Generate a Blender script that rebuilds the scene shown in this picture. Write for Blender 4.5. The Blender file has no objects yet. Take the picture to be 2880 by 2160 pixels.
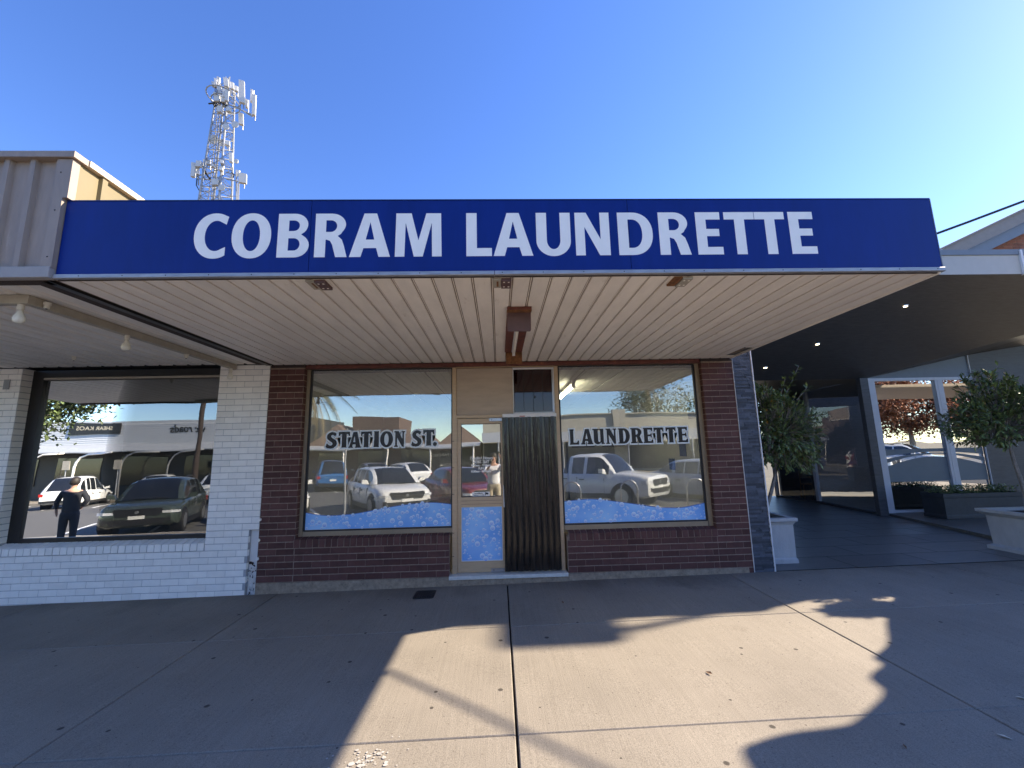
import bpy, bmesh, math, random
from mathutils import Vector, Matrix
from mathutils.geometry import tessellate_polygon
R = math.radians
rnd = random.Random(11)
SC = bpy.context.scene
COL = SC.collection

# ------------------------------------------------------------------ camera
cam_d = bpy.data.cameras.new('camera'); cam = bpy.data.objects.new('camera', cam_d); COL.objects.link(cam)
CX = Vector((0.99928, -0.030543, -0.022505)); CU = Vector((0.017322, -0.160456, 0.986891)); CF = Vector((0.033754, 0.986570, 0.159812))
cam.matrix_world = Matrix(((CX.x, CU.x, -CF.x, 0), (CX.y, CU.y, -CF.y, 0), (CX.z, CU.z, -CF.z, 1.76), (0, 0, 0, 1)))
cam_d.sensor_width = 36; cam_d.lens = 1190 / 2880 * 36; cam_d.clip_start = 0.01; cam_d.clip_end = 3000
SC.camera = cam

# ------------------------------------------------------------------ sky and sun
SUN = Vector((1.444, 0.45, 1.0)).normalized()
elev = math.asin(SUN.z); azim = math.atan2(SUN.x, SUN.y)
world = bpy.data.worlds.new('World'); SC.world = world; world.use_nodes = True
wn = world.node_tree.nodes; wl = world.node_tree.links
sky = wn.new('ShaderNodeTexSky'); sky.sky_type = 'NISHITA'; sky.sun_disc = False
sky.sun_elevation = elev; sky.sun_rotation = azim
sky.air_density = 1.0; sky.dust_density = 0.12; sky.ozone_density = 3.0; sky.altitude = 100
hs = wn.new('ShaderNodeHueSaturation'); hs.inputs['Hue'].default_value = 0.516; hs.inputs['Saturation'].default_value = 1.2; wl.new(sky.outputs[0], hs.inputs['Color'])
wl.new(hs.outputs[0], wn['Background'].inputs[0]); wn['Background'].inputs[1].default_value = 0.068
sd = bpy.data.lights.new('sun', 'SUN'); sd.energy = 2.85; sd.angle = R(0.55); sd.color = (1.0, 0.87, 0.69)
so = bpy.data.objects.new('sun', sd); COL.objects.link(so)
so.rotation_euler = SUN.to_track_quat('Z', 'Y').to_euler(); so.location = SUN * 60
SC.view_settings.view_transform = 'Standard'; SC.view_settings.look = 'None'
SC.view_settings.gamma = 1.0; SC.view_settings.exposure = 2.28
SC.render.engine = 'CYCLES'
cy = SC.cycles; cy.use_denoising = True; cy.max_bounces = 10; cy.diffuse_bounces = 5; cy.glossy_bounces = 4
cy.transparent_max_bounces = 12; cy.sample_clamp_indirect = 6.0; cy.caustics_reflective = False; cy.caustics_refractive = False

# ------------------------------------------------------------------ helpers: materials
MATS = {}
def srgb(r, g, b):
    f = lambda c: (c / 255 / 12.92) if c / 255 <= 0.04045 else ((c / 255 + 0.055) / 1.055) ** 2.4
    return (f(r), f(g), f(b))
def M(name, col, rough=0.6, metal=0.0, var=0.12, ns=6.0, bump=0.0, bs=80.0, rand=0.0, stretch=(1, 1, 1), spec=0.5,
      island=0.0, stain=None, stain_scale=2.0, stain_at=0.62, emit=0.0, coat=0.0):
    """Principled material: base colour broken up by noise in world space, per-object or per-island tint, stains, fine relief."""
    m = bpy.data.materials.new(name); MATS[name] = m; m.use_nodes = True
    N = m.node_tree.nodes; L = m.node_tree.links; p = N['Principled BSDF']
    p.inputs['Roughness'].default_value = rough; p.inputs['Metallic'].default_value = metal
    p.inputs['Specular IOR Level'].default_value = spec
    if coat: p.inputs['Coat Weight'].default_value = coat
    g = N.new('ShaderNodeNewGeometry'); mp = N.new('ShaderNodeMapping'); mp.inputs['Scale'].default_value = stretch
    L.new(g.outputs['Position'], mp.inputs[0])
    n = N.new('ShaderNodeTexNoise'); n.inputs['Scale'].default_value = ns; n.inputs['Detail'].default_value = 6; n.inputs['Roughness'].default_value = 0.65
    L.new(mp.outputs[0], n.inputs[0])
    cr = N.new('ShaderNodeValToRGB')
    e = cr.color_ramp.elements; e[0].position = 0.3; e[1].position = 0.72
    e[0].color = tuple(max(0, c * (1 - var)) for c in col) + (1,); e[1].color = tuple(min(1, c * (1 + var)) for c in col) + (1,)
    L.new(n.outputs[0], cr.inputs[0]); out = cr.outputs[0]
    if rand or island:
        hsv = N.new('ShaderNodeHueSaturation'); mr = N.new('ShaderNodeMapRange'); k = rand or island
        mr.inputs[3].default_value = 1 - k; mr.inputs[4].default_value = 1 + k
        if rand:
            oi = N.new('ShaderNodeObjectInfo'); L.new(oi.outputs['Random'], mr.inputs[0])
        else:
            L.new(g.outputs['Random Per Island'], mr.inputs[0])
        L.new(mr.outputs[0], hsv.inputs['Value']); L.new(out, hsv.inputs['Color']); out = hsv.outputs[0]
    if stain:
        n2 = N.new('ShaderNodeTexNoise'); n2.inputs['Scale'].default_value = stain_scale; n2.inputs['Detail'].default_value = 8; n2.inputs['Roughness'].default_value = 0.7
        L.new(mp.outputs[0], n2.inputs[0])
        r2 = N.new('ShaderNodeValToRGB'); r2.color_ramp.elements[0].position = stain_at; r2.color_ramp.elements[1].position = min(1, stain_at + 0.12)
        L.new(n2.outputs[0], r2.inputs[0])
        mx = N.new('ShaderNodeMixRGB'); mx.inputs[2].default_value = tuple(stain) + (1,)
        L.new(r2.outputs[0], mx.inputs[0]); L.new(out, mx.inputs[1]); out = mx.outputs[0]
    L.new(out, p.inputs['Base Color'])
    # roughness breakup
    mr2 = N.new('ShaderNodeMapRange'); mr2.inputs[3].default_value = max(0.0, rough - 0.08); mr2.inputs[4].default_value = min(1, rough + 0.1)
    L.new(n.outputs[0], mr2.inputs[0]); L.new(mr2.outputs[0], p.inputs['Roughness'])
    if bump:
        nb = N.new('ShaderNodeTexNoise'); nb.inputs['Scale'].default_value = bs; nb.inputs['Detail'].default_value = 5
        L.new(mp.outputs[0], nb.inputs[0])
        b = N.new('ShaderNodeBump'); b.inputs['Strength'].default_value = bump; b.inputs['Distance'].default_value = 0.01
        L.new(nb.outputs[0], b.inputs['Height']); L.new(b.outputs[0], p.inputs['Normal'])
    if emit:
        p.inputs['Emission Color'].default_value = tuple(col) + (1,); p.inputs['Emission Strength'].default_value = emit
    return m
def glass(name, refl, tint=(0.85, 0.9, 0.88), wob=0.02, dust=0.0):
    """Shop glass: clear film over a mirror-like face (old float glass, slightly wavy)."""
    m = bpy.data.materials.new(name); MATS[name] = m; m.use_nodes = True
    N = m.node_tree.nodes; L = m.node_tree.links; N.remove(N['Principled BSDF']); o = N['Material Output']
    t = N.new('ShaderNodeBsdfTransparent'); t.inputs[0].default_value = tint + (1,)
    gl = N.new('ShaderNodeBsdfGlossy'); gl.inputs['Roughness'].default_value = 0.0; gl.inputs[0].default_value = (0.95, 0.97, 0.96, 1)
    fr = N.new('ShaderNodeFresnel'); fr.inputs[0].default_value = 1.5
    mx = N.new('ShaderNodeMath'); mx.operation = 'MAXIMUM'; mx.inputs[1].default_value = refl; L.new(fr.outputs[0], mx.inputs[0])
    s = N.new('ShaderNodeMixShader'); L.new(mx.outputs[0], s.inputs[0]); L.new(t.outputs[0], s.inputs[1]); L.new(gl.outputs[0], s.inputs[2])
    if wob:
        g = N.new('ShaderNodeNewGeometry'); n = N.new('ShaderNodeTexNoise'); n.inputs['Scale'].default_value = 1.3; n.inputs['Detail'].default_value = 1
        L.new(g.outputs['Position'], n.inputs[0]); b = N.new('ShaderNodeBump'); b.inputs['Strength'].default_value = wob; b.inputs['Distance'].default_value = 0.1
        L.new(n.outputs[0], b.inputs['Height']); L.new(b.outputs[0], gl.inputs['Normal'])
    if dust:      # film of dust and smears on the outside
        g2 = N.new('ShaderNodeNewGeometry'); n2 = N.new('ShaderNodeTexNoise'); n2.inputs['Scale'].default_value = 3.5; n2.inputs['Detail'].default_value = 7; n2.inputs['Roughness'].default_value = 0.7; L.new(g2.outputs['Position'], n2.inputs[0])
        mr = N.new('ShaderNodeMapRange'); mr.inputs[1].default_value = 0.35; mr.inputs[2].default_value = 0.75; mr.inputs[3].default_value = dust * 0.45; mr.inputs[4].default_value = dust * 1.7; L.new(n2.outputs[0], mr.inputs[0])
        df = N.new('ShaderNodeBsdfDiffuse'); df.inputs[0].default_value = (0.62, 0.60, 0.56, 1); s3 = N.new('ShaderNodeMixShader')
        L.new(mr.outputs[0], s3.inputs[0]); L.new(s.outputs[0], s3.inputs[1]); L.new(df.outputs[0], s3.inputs[2]); s = s3
    L.new(s.outputs[0], o.inputs[0]); return m

# ------------------------------------------------------------------ helpers: meshes and objects
class MB:
    def __init__(s): s.v = []; s.f = []; s.mi = []; s.cur = 0
    def add(s, vs, fs):
        o = len(s.v); s.v += [tuple(v) for v in vs]; s.f += [tuple(i + o for i in f) for f in fs]; s.mi += [s.cur] * len(fs); return s
    def box(s, x0, x1, y0, y1, z0, z1):
        return s.add([(x0, y0, z0), (x1, y0, z0), (x1, y1, z0), (x0, y1, z0), (x0, y0, z1), (x1, y0, z1), (x1, y1, z1), (x0, y1, z1)],
                     [(3, 2, 1, 0), (4, 5, 6, 7), (0, 1, 5, 4), (1, 2, 6, 5), (2, 3, 7, 6), (3, 0, 4, 7)])
    def cham(s, x0, x1, y0, y1, z0, z1, b=0.004):
        """box with a chamfered front (y0) face"""
        v = [(x0 + b, y0, z0 + b), (x1 - b, y0, z0 + b), (x1 - b, y0, z1 - b), (x0 + b, y0, z1 - b),
             (x0, y0 + b, z0), (x1, y0 + b, z0), (x1, y0 + b, z1), (x0, y0 + b, z1), (x0, y1, z0), (x1, y1, z0), (x1, y1, z1), (x0, y1, z1)]
        return s.add(v, [(0, 1, 2, 3), (0, 4, 5, 1), (1, 5, 6, 2), (2, 6, 7, 3), (3, 7, 4, 0), (4, 8, 9, 5), (5, 9, 10, 6), (6, 10, 11, 7), (7, 11, 8, 4), (8, 11, 10, 9)])
    def quad(s, a, b, c, d): return s.add([a, b, c, d], [(0, 1, 2, 3)])
    def prism(s, pts, a, b, axis='y'):
        """polygon pts (2D) extruded from a to b along axis; y: pts=(x,z); z: pts=(x,y); x: pts=(y,z)"""
        f = {'y': lambda p, t: (p[0], t, p[1]), 'z': lambda p, t: (p[0], p[1], t), 'x': lambda p, t: (t, p[0], p[1])}[axis]
        n = len(pts); vs = [f(p, a) for p in pts] + [f(p, b) for p in pts]
        fs = [tuple(range(n)), tuple(range(2 * n - 1, n - 1, -1))] + [(i, i + n, (i + 1) % n + n, (i + 1) % n) for i in range(n)]
        return s.add(vs, fs)
    def tube(s, path, r, n=8, caps=True):
        path = [Vector(p) for p in path]; rs = r if isinstance(r, (list, tuple)) else [r] * len(path); vs = []; fs = []
        up = None
        for i, p in enumerate(path):
            d = (path[min(i + 1, len(path) - 1)] - path[max(i - 1, 0)]).normalized()
            if up is None: up = Vector((0, 0, 1)) if abs(d.z) < 0.9 else Vector((1, 0, 0))
            a = d.cross(up); a = a.normalized() if a.length > 1e-6 else Vector((1, 0, 0)); b = a.cross(d).normalized(); up = b
            for k in range(n):
                t = 2 * math.pi * k / n; vs.append(p + a * (rs[i] * math.cos(t)) + b * (rs[i] * math.sin(t)))
        for i in range(len(path) - 1):
            for k in range(n):
                fs.append((i * n + k, i * n + (k + 1) % n, (i + 1) * n + (k + 1) % n, (i + 1) * n + k))
        if caps: fs += [tuple(range(n - 1, -1, -1)), tuple(range((len(path) - 1) * n, len(path) * n))]
        return s.add(vs, fs)
    def lathe(s, prof, c=(0, 0, 0), n=16, axis='z'):
        vs = []; fs = []
        for (r, h) in prof:
            for k in range(n):
                t = 2 * math.pi * k / n; a, b = r * math.cos(t), r * math.sin(t)
                p = {'z': (a, b, h), 'y': (a, h, b), 'x': (h, a, b)}[axis]; vs.append((c[0] + p[0], c[1] + p[1], c[2] + p[2]))
        m = len(prof)
        for i in range(m - 1):
            for k in range(n): fs.append((i * n + k, i * n + (k + 1) % n, (i + 1) * n + (k + 1) % n, (i + 1) * n + k))
        fs += [tuple(range(n - 1, -1, -1)), tuple(range((m - 1) * n, m * n))]
        return s.add(vs, fs)
    def mesh(s, name, mats, smooth=False, ang=None, fix=True):
        me = bpy.data.meshes.new(name); me.from_pydata(s.v, [], s.f)
        for m in (mats if isinstance(mats, (list, tuple)) else [mats]): me.materials.append(m)
        if any(s.mi): me.polygons.foreach_set('material_index', s.mi)
        if fix:
            bm = bmesh.new(); bm.from_mesh(me); bmesh.ops.recalc_face_normals(bm, faces=bm.faces); bm.to_mesh(me); bm.free()
        if smooth or ang is not None:
            me.polygons.foreach_set('use_smooth', [True] * len(me.polygons))
            if ang is not None: me.set_sharp_from_angle(angle=R(ang))
        me.update(); return me
def link(name, me, parent=None, loc=None):
    o = bpy.data.objects.new(name, me); COL.objects.link(o)
    if parent is not None:
        o.parent = parent
        # world-space meshes under an Empty that stands at the thing's base
        q = parent; off = Vector((0, 0, 0))
        if parent.get('_w'): off = -parent.location
        if loc is not None: o.location = Vector(loc) + off
        else: o.location = off
    elif loc is not None: o.location = loc
    return o
def obj(name, mb, mat, parent=None, smooth=False, ang=None, fix=True):
    return link(name, mb.mesh(name, mat, smooth, ang, fix), parent)
def tag(o, label, cat, group=None):
    o['label'] = label; o['category'] = cat
    if group: o['group'] = group
    return o
def thing(name, loc, label, cat, group=None, world=True):
    """Empty at the thing's base. world=True: its parts are given in world coordinates."""
    o = bpy.data.objects.new(name, None); COL.objects.link(o); o.location = loc; o.empty_display_size = 0.2
    if world: o['_w'] = 1
    return tag(o, label, cat, group)
def struct(o): o['kind'] = 'structure'; return o
def stuff(o): o['kind'] = 'stuff'; return o
def copy_tree(o, parent=None):
    c = o.copy(); COL.objects.link(c); c.parent = parent
    for ch in o.children: copy_tree(ch, c)
    return c
def poly_mesh(mb, loops, y, depth=0.0):
    """filled 2D outline(s) in the XZ plane at y (facing -y); loops[0] outer, rest holes. depth>0 adds a side wall"""
    polys = [[Vector((p[0], p[1], 0)) for p in l] for l in loops]
    flat = [p for l in polys for p in l]; tris = tessellate_polygon(polys)
    vs = [(p.x, y, p.y) for p in flat]; fs = [tuple(t) for t in tris]
    if depth:
        n = len(flat); vs += [(p.x, y + depth, p.y) for p in flat]; k = 0
        for l in loops:
            m = len(l)
            for i in range(m): fs.append((k + i, k + (i + 1) % m, k + (i + 1) % m + n, k + i + n))
            k += m
    return mb.add(vs, fs)
def offset_loop(l, d):
    """mitred offset outward (positive = to the right-hand outside of a CCW loop)"""
    a = sum(l[i][0] * l[(i + 1) % len(l)][1] - l[(i + 1) % len(l)][0] * l[i][1] for i in range(len(l)))
    if a < 0: l = l[::-1]
    out = []; n = len(l)
    for i in range(n):
        p0, p1, p2 = Vector(l[i - 1]), Vector(l[i]), Vector(l[(i + 1) % n])
        d1 = (p1 - p0); d2 = (p2 - p1)
        if d1.length < 1e-7 or d2.length < 1e-7: continue
        n1 = Vector((d1.y, -d1.x)).normalized(); n2 = Vector((d2.y, -d2.x)).normalized(); b = n1 + n2
        if b.length < 1e-4: out.append(tuple(p1 + n1 * d)); continue
        b.normalize(); c = max(0.45, b.dot(n1)); out.append(tuple(p1 + b * (d / c)))
    return out
def gz(x, y=6.13): return 0.002 + 0.0105 * x + 0.008 * (y - 6.13)       # footpath level
def rz(x): return 0.0105 * x - 0.19                                       # road level
# ------------------------------------------------------------------ materials
brick_brown = M('brown brick', (0.112, 0.052, 0.045), 0.8, var=0.20, ns=9, bump=0.35, bs=90, rand=0.22, spec=0.25, stain=(0.16, 0.085, 0.07), stain_scale=5, stain_at=0.66)
mortar_brown = M('tan mortar', (0.30, 0.22, 0.165), 0.9, var=0.25, ns=25, bump=0.5, bs=150)
brick_white = M('white painted brick', (0.92, 0.89, 0.83), 0.5, var=0.05, ns=8, bump=0.3, bs=60, rand=0.05, stain=(0.68, 0.66, 0.63), stain_scale=2.6, stain_at=0.70)
mortar_white = M('white painted mortar', (0.42, 0.42, 0.43), 0.8, var=0.15, ns=30, bump=0.4, bs=120)
plinth_m = M('rough concrete footing', (0.33, 0.26, 0.19), 0.95, var=0.35, ns=22, bump=0.9, bs=110, stain=(0.10, 0.085, 0.07), stain_scale=4)
alu_m = M('bronze anodised aluminium', (0.52, 0.38, 0.235), 0.42, metal=0.2, var=0.10, ns=5, stretch=(1, 1, 6))
alu_win = M('dull olive bronze frame', (0.30, 0.235, 0.155), 0.45, metal=0.2, var=0.12, ns=5)
alu_dark = M('dark gasket', (0.012, 0.012, 0.013), 0.5, var=0.2)
alu_grey = M('dull aluminium trim', (0.36, 0.36, 0.37), 0.45, metal=0.5, var=0.25, ns=7, stretch=(1, 8, 8), stain=(0.20, 0.18, 0.17), stain_scale=6)
plank_m = M('cream painted soffit metal', (0.90, 0.835, 0.75), 0.5, var=0.07, ns=3, rand=0.04, stain=(0.68, 0.60, 0.51), stain_scale=3.3, stain_at=0.62, stretch=(3, 0.8, 1))
groove_m = M('brown groove', (0.24, 0.175, 0.135), 0.7, var=0.35, ns=9)
blue_m = M('royal blue sign face', (0.002, 0.022, 0.185), 0.42, var=0.14, ns=2.2, spec=0.22, stretch=(2.5, 1, 0.5))
letter_m = M('white vinyl letter', (0.96, 0.91, 0.82), 0.4, var=0.035, ns=7, stain=(0.84, 0.80, 0.73), stain_scale=5, stain_at=0.66)
letter_black = M('black vinyl letter', (0.008, 0.007, 0.007), 0.22, var=0.2)
letter_edge = M('pale blue white vinyl', (0.74, 0.80, 0.80), 0.4, var=0.03)
dark_timber = M('weathered dark timber', (0.045, 0.032, 0.027), 0.85, var=0.5, ns=9, stretch=(6, 0.6, 6), bump=0.6, bs=40, stain=(0.26, 0.22, 0.19), stain_scale=5, stain_at=0.67)
rust_m = M('maroon paint over rust', (0.15, 0.045, 0.03), 0.6, var=0.45, ns=14, stain=(0.33, 0.15, 0.05), stain_scale=7, stain_at=0.64)
rusty = M('rusty steel', (0.20, 0.085, 0.032), 0.85, var=0.5, ns=25, bump=0.5, bs=120, stain=(0.45, 0.32, 0.2), stain_scale=14, stain_at=0.63)
maroon = M('maroon painted metal', (0.115, 0.062, 0.058), 0.5, var=0.12, ns=8)
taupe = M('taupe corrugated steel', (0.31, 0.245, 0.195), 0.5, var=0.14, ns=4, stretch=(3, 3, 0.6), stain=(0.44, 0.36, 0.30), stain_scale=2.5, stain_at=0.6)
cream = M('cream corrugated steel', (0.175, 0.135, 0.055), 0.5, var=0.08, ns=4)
left_soffit = M('grey white ribbed soffit', (0.82, 0.78, 0.71), 0.55, var=0.12, ns=3, stretch=(3, 0.7, 1), stain=(0.40, 0.37, 0.33), stain_scale=2.2, stain_at=0.66)
beam_m = M('putty painted beam', (0.40, 0.36, 0.29), 0.6, var=0.15, ns=7)
bulb_m = M('frosted bulb glass', (0.80, 0.77, 0.66), 0.25, var=0.06, spec=0.6)
socket_m = M('cream plastic socket', (0.68, 0.64, 0.55), 0.45, var=0.06)
dark_frame = M('near black frame', (0.012, 0.011, 0.011), 0.4, var=0.3)
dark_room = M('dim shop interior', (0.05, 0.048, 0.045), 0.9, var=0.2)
board_m = M('taupe painted ply', (0.46, 0.37, 0.28), 0.7, var=0.10, ns=3, stretch=(1, 1, 5), bump=0.15, bs=30)
curtain_m = M('smoky pvc strip', (0.020, 0.015, 0.012), 0.15, var=0.5, ns=5, stretch=(8, 8, 0.6), bump=0.5, bs=7, spec=0.5, stain=(0.055, 0.043, 0.034), stain_scale=3, stain_at=0.6)
white_rail = M('white aluminium rail', (0.74, 0.74, 0.73), 0.4, var=0.06)
marble_m = M('pale terrazzo step', (0.62, 0.62, 0.58), 0.45, var=0.14, ns=14, stain=(0.42, 0.41, 0.37), stain_scale=7)
slate_m = M('split slate', (0.066, 0.076, 0.098), 0.55, var=0.3, ns=14, bump=0.6, bs=60, island=0.55)
white_trim = M('white angle trim', (0.80, 0.81, 0.83), 0.35, var=0.04)
cafe_dark = M('charcoal stained ceiling', (0.078, 0.080, 0.088), 0.42, var=0.35, ns=5, stretch=(1, 9, 9), bump=0.12, bs=30)
cafe_wall = M('charcoal clad wall', (0.075, 0.08, 0.09), 0.5, var=0.3, ns=5, stretch=(1, 1, 6))
tile_m = M('charcoal floor tile', (0.15, 0.142, 0.132), 0.40, var=0.3, ns=7, stretch=(0.6, 2, 1), rand=0.15, bump=0.2, bs=50)
cafe_fascia = M('pale grey fascia', (0.44, 0.44, 0.42), 0.55, var=0.05)
cap_grey = M('blue grey cap', (0.155, 0.185, 0.225), 0.45, var=0.08)
red_brick = M('red gable brick', (0.29, 0.115, 0.07), 0.8, var=0.25, ns=12, rand=0.2)
barge_m = M('pale barge board', (0.25, 0.235, 0.22), 0.6, var=0.1)
white_post = M('pale grey aluminium post', (0.62, 0.64, 0.68), 0.4, var=0.05)
planter_m = M('whitewashed planter', (0.48, 0.48, 0.47), 0.8, var=0.10, ns=6, bump=0.4, bs=50, stain=(0.22, 0.23, 0.25), stain_scale=4.5, stain_at=0.62, stretch=(1.6, 1.6, 0.6))
soil_m = M('planter soil', (0.035, 0.022, 0.015), 0.95, var=0.5, ns=40, bump=1.0, bs=60)
bark_m = M('pale bark', (0.26, 0.23, 0.20), 0.9, var=0.3, ns=20, bump=0.6, bs=40)
leaf_m = M('laurel leaf', (0.15, 0.20, 0.07), 0.38, var=0.45, ns=5, island=0.6)
leaf_y = M('yellowing leaf', (0.42, 0.24, 0.05), 0.5, var=0.3, ns=20)
galv = M('galvanised steel', (0.32, 0.33, 0.345), 0.5, metal=0.3, var=0.18, ns=4)
panel_white = M('antenna fibreglass', (0.60, 0.60, 0.60), 0.4, var=0.05)
cable_black = M('black cable', (0.012, 0.012, 0.014), 0.55, var=0.2)
asphalt = M('asphalt', (0.085, 0.083, 0.08), 0.9, var=0.2, ns=3, bump=0.6, bs=200, stain=(0.115, 0.11, 0.105), stain_scale=0.7)
earth = M('dry verge', (0.14, 0.115, 0.07), 0.95, var=0.3, ns=0.6)
paint_line = M('white road paint', (0.66, 0.66, 0.64), 0.7, var=0.12, ns=20)
kerb_m = M('kerb concrete', (0.35, 0.33, 0.30), 0.85, var=0.15, ns=8)
iron_m = M('cast iron', (0.022, 0.023, 0.026), 0.55, var=0.4, ns=20, bump=0.4, bs=90)
black_joint = M('joint filler', (0.016, 0.014, 0.013), 0.95, var=0.3, ns=20)
wall_white = M('off white interior paint', (0.62, 0.62, 0.58), 0.7, var=0.05)
tile_white = M('ceiling tile', (0.66, 0.66, 0.62), 0.8, var=0.05, ns=20)
grid_black = M('black ceiling grid', (0.014, 0.014, 0.014), 0.5, var=0.1)
floor_in = M('vinyl floor', (0.16, 0.15, 0.14), 0.45, var=0.15)
tube_lit = M('lit fluorescent tube', (1.0, 0.93, 0.66), 0.3, var=0.0, emit=10.0)
lamp_lit = M('lit downlight', (1.0, 0.82, 0.55), 0.3, var=0.0, emit=3.0)
steel = M('brushed steel', (0.45, 0.45, 0.46), 0.3, metal=0.9, var=0.1)
paper_m = M('printed paper', (0.70, 0.72, 0.73), 0.6, var=0.05)
blue_paper = M('blue poster', (0.03, 0.06, 0.16), 0.6, var=0.3, ns=12)
G_SHOP = glass('shop glass', 0.36, (0.90, 0.92, 0.90), 0.02, 0.09)
G_LEFT = glass('dim shop glass', 0.27, dust=0.03)
G_CAFE = glass('cafe glass', 0.06, (0.85, 0.88, 0.90))
G_LOUV = glass('smoked louvre glass', 0.03, (0.62, 0.45, 0.45), 0)

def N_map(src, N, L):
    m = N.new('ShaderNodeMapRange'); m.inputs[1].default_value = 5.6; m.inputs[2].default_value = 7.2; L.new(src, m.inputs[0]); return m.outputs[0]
def concrete_mat(name, col):
    """broomed footpath concrete: broad patches, fine sand grain, broom strokes running to the kerb, gum spots"""
    m = bpy.data.materials.new(name); m.use_nodes = True
    N = m.node_tree.nodes; L = m.node_tree.links; p = N['Principled BSDF']; p.inputs['Roughness'].default_value = 0.88
    p.inputs['Specular IOR Level'].default_value = 0.35
    g = N.new('ShaderNodeNewGeometry'); oi = N.new('ShaderNodeObjectInfo')
    def noise(scale, detail, stretch=None, rough=0.6):
        n = N.new('ShaderNodeTexNoise'); n.inputs['Scale'].default_value = scale; n.inputs['Detail'].default_value = detail; n.inputs['Roughness'].default_value = rough
        if stretch:
            mp = N.new('ShaderNodeMapping'); mp.inputs['Scale'].default_value = stretch; L.new(g.outputs['Position'], mp.inputs[0]); L.new(mp.outputs[0], n.inputs[0])
        else: L.new(g.outputs['Position'], n.inputs[0])
        return n.outputs[0]
    def ramp(src, a, b, c0, c1):
        r = N.new('ShaderNodeValToRGB'); r.color_ramp.elements[0].position = a; r.color_ramp.elements[1].position = b
        r.color_ramp.elements[0].color = c0; r.color_ramp.elements[1].color = c1; L.new(src, r.inputs[0]); return r.outputs[0]
    def mul(a, b, fac=1.0):
        x = N.new('ShaderNodeMixRGB'); x.blend_type = 'MULTIPLY'; x.inputs[0].default_value = fac; L.new(a, x.inputs[1]); L.new(b, x.inputs[2]); return x.outputs[0]
    c = ramp(noise(1.1, 5), 0.3, 0.7, tuple(v * 0.86 for v in col) + (1,), tuple(v * 1.08 for v in col) + (1,))
    c = mul(c, ramp(noise(150, 2), 0.32, 0.62, (0.72, 0.71, 0.70, 1), (1.12, 1.12, 1.12, 1)))
    c = mul(c, ramp(noise(1.0, 6, (48, 1.1, 1)), 0.33, 0.62, (0.80, 0.79, 0.78, 1), (1.06, 1.06, 1.06, 1)), 0.42)
    c = mul(c, ramp(noise(0.55, 9, None, 0.75), 0.56, 0.74, (1, 1, 1, 1), (0.60, 0.59, 0.58, 1)), 1.0)
    vo = N.new('ShaderNodeTexVoronoi'); vo.voronoi_dimensions = '2D'; vo.inputs['Scale'].default_value = 2.3; L.new(g.outputs['Position'], vo.inputs[0])
    sc_ = N.new('ShaderNodeSeparateColor'); L.new(vo.outputs['Color'], sc_.inputs[0]); dv_ = N.new('ShaderNodeMath'); dv_.operation = 'DIVIDE'; ad_ = N.new('ShaderNodeMath'); ad_.operation = 'POWER'; ad_.inputs[1].default_value = 2.0
    L.new(sc_.outputs[0], ad_.inputs[0]); L.new(vo.outputs['Distance'], dv_.inputs[0]); L.new(ad_.outputs[0], dv_.inputs[1])
    c = mul(c, ramp(dv_.outputs[0], 0.040, 0.058, (0.26, 0.25, 0.25, 1), (1, 1, 1, 1)))
    vo2 = N.new('ShaderNodeTexVoronoi'); vo2.voronoi_dimensions = '2D'; vo2.inputs['Scale'].default_value = 5.1; L.new(g.outputs['Position'], vo2.inputs[0])
    c = mul(c, ramp(vo2.outputs['Distance'], 0.012, 0.04, (0.40, 0.37, 0.34, 1), (1, 1, 1, 1)), 0.7)
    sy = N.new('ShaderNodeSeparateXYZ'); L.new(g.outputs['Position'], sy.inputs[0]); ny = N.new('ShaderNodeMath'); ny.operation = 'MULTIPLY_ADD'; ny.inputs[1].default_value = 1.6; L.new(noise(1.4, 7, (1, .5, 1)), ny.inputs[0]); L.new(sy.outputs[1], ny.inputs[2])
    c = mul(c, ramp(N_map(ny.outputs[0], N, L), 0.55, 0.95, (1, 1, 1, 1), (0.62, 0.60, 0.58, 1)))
    mr = N.new('ShaderNodeMapRange'); mr.inputs[3].default_value = 0.93; mr.inputs[4].default_value = 1.06; L.new(oi.outputs['Random'], mr.inputs[0])
    h = N.new('ShaderNodeHueSaturation'); L.new(mr.outputs[0], h.inputs['Value']); L.new(c, h.inputs['Color'])
    L.new(h.outputs[0], p.inputs['Base Color'])
    b = N.new('ShaderNodeBump'); b.inputs['Strength'].default_value = 0.35; b.inputs['Distance'].default_value = 0.004; L.new(noise(1.0, 4, (130, 5, 1)), b.inputs['Height'])
    b2 = N.new('ShaderNodeBump'); b2.inputs['Strength'].default_value = 0.4; b2.inputs['Distance'].default_value = 0.004; L.new(noise(220, 3), b2.inputs['Height']); L.new(b.outputs[0], b2.inputs['Normal'])
    L.new(b2.outputs[0], p.inputs['Normal']); return m
conc = concrete_mat('broomed concrete', (0.288, 0.252, 0.204))

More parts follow.
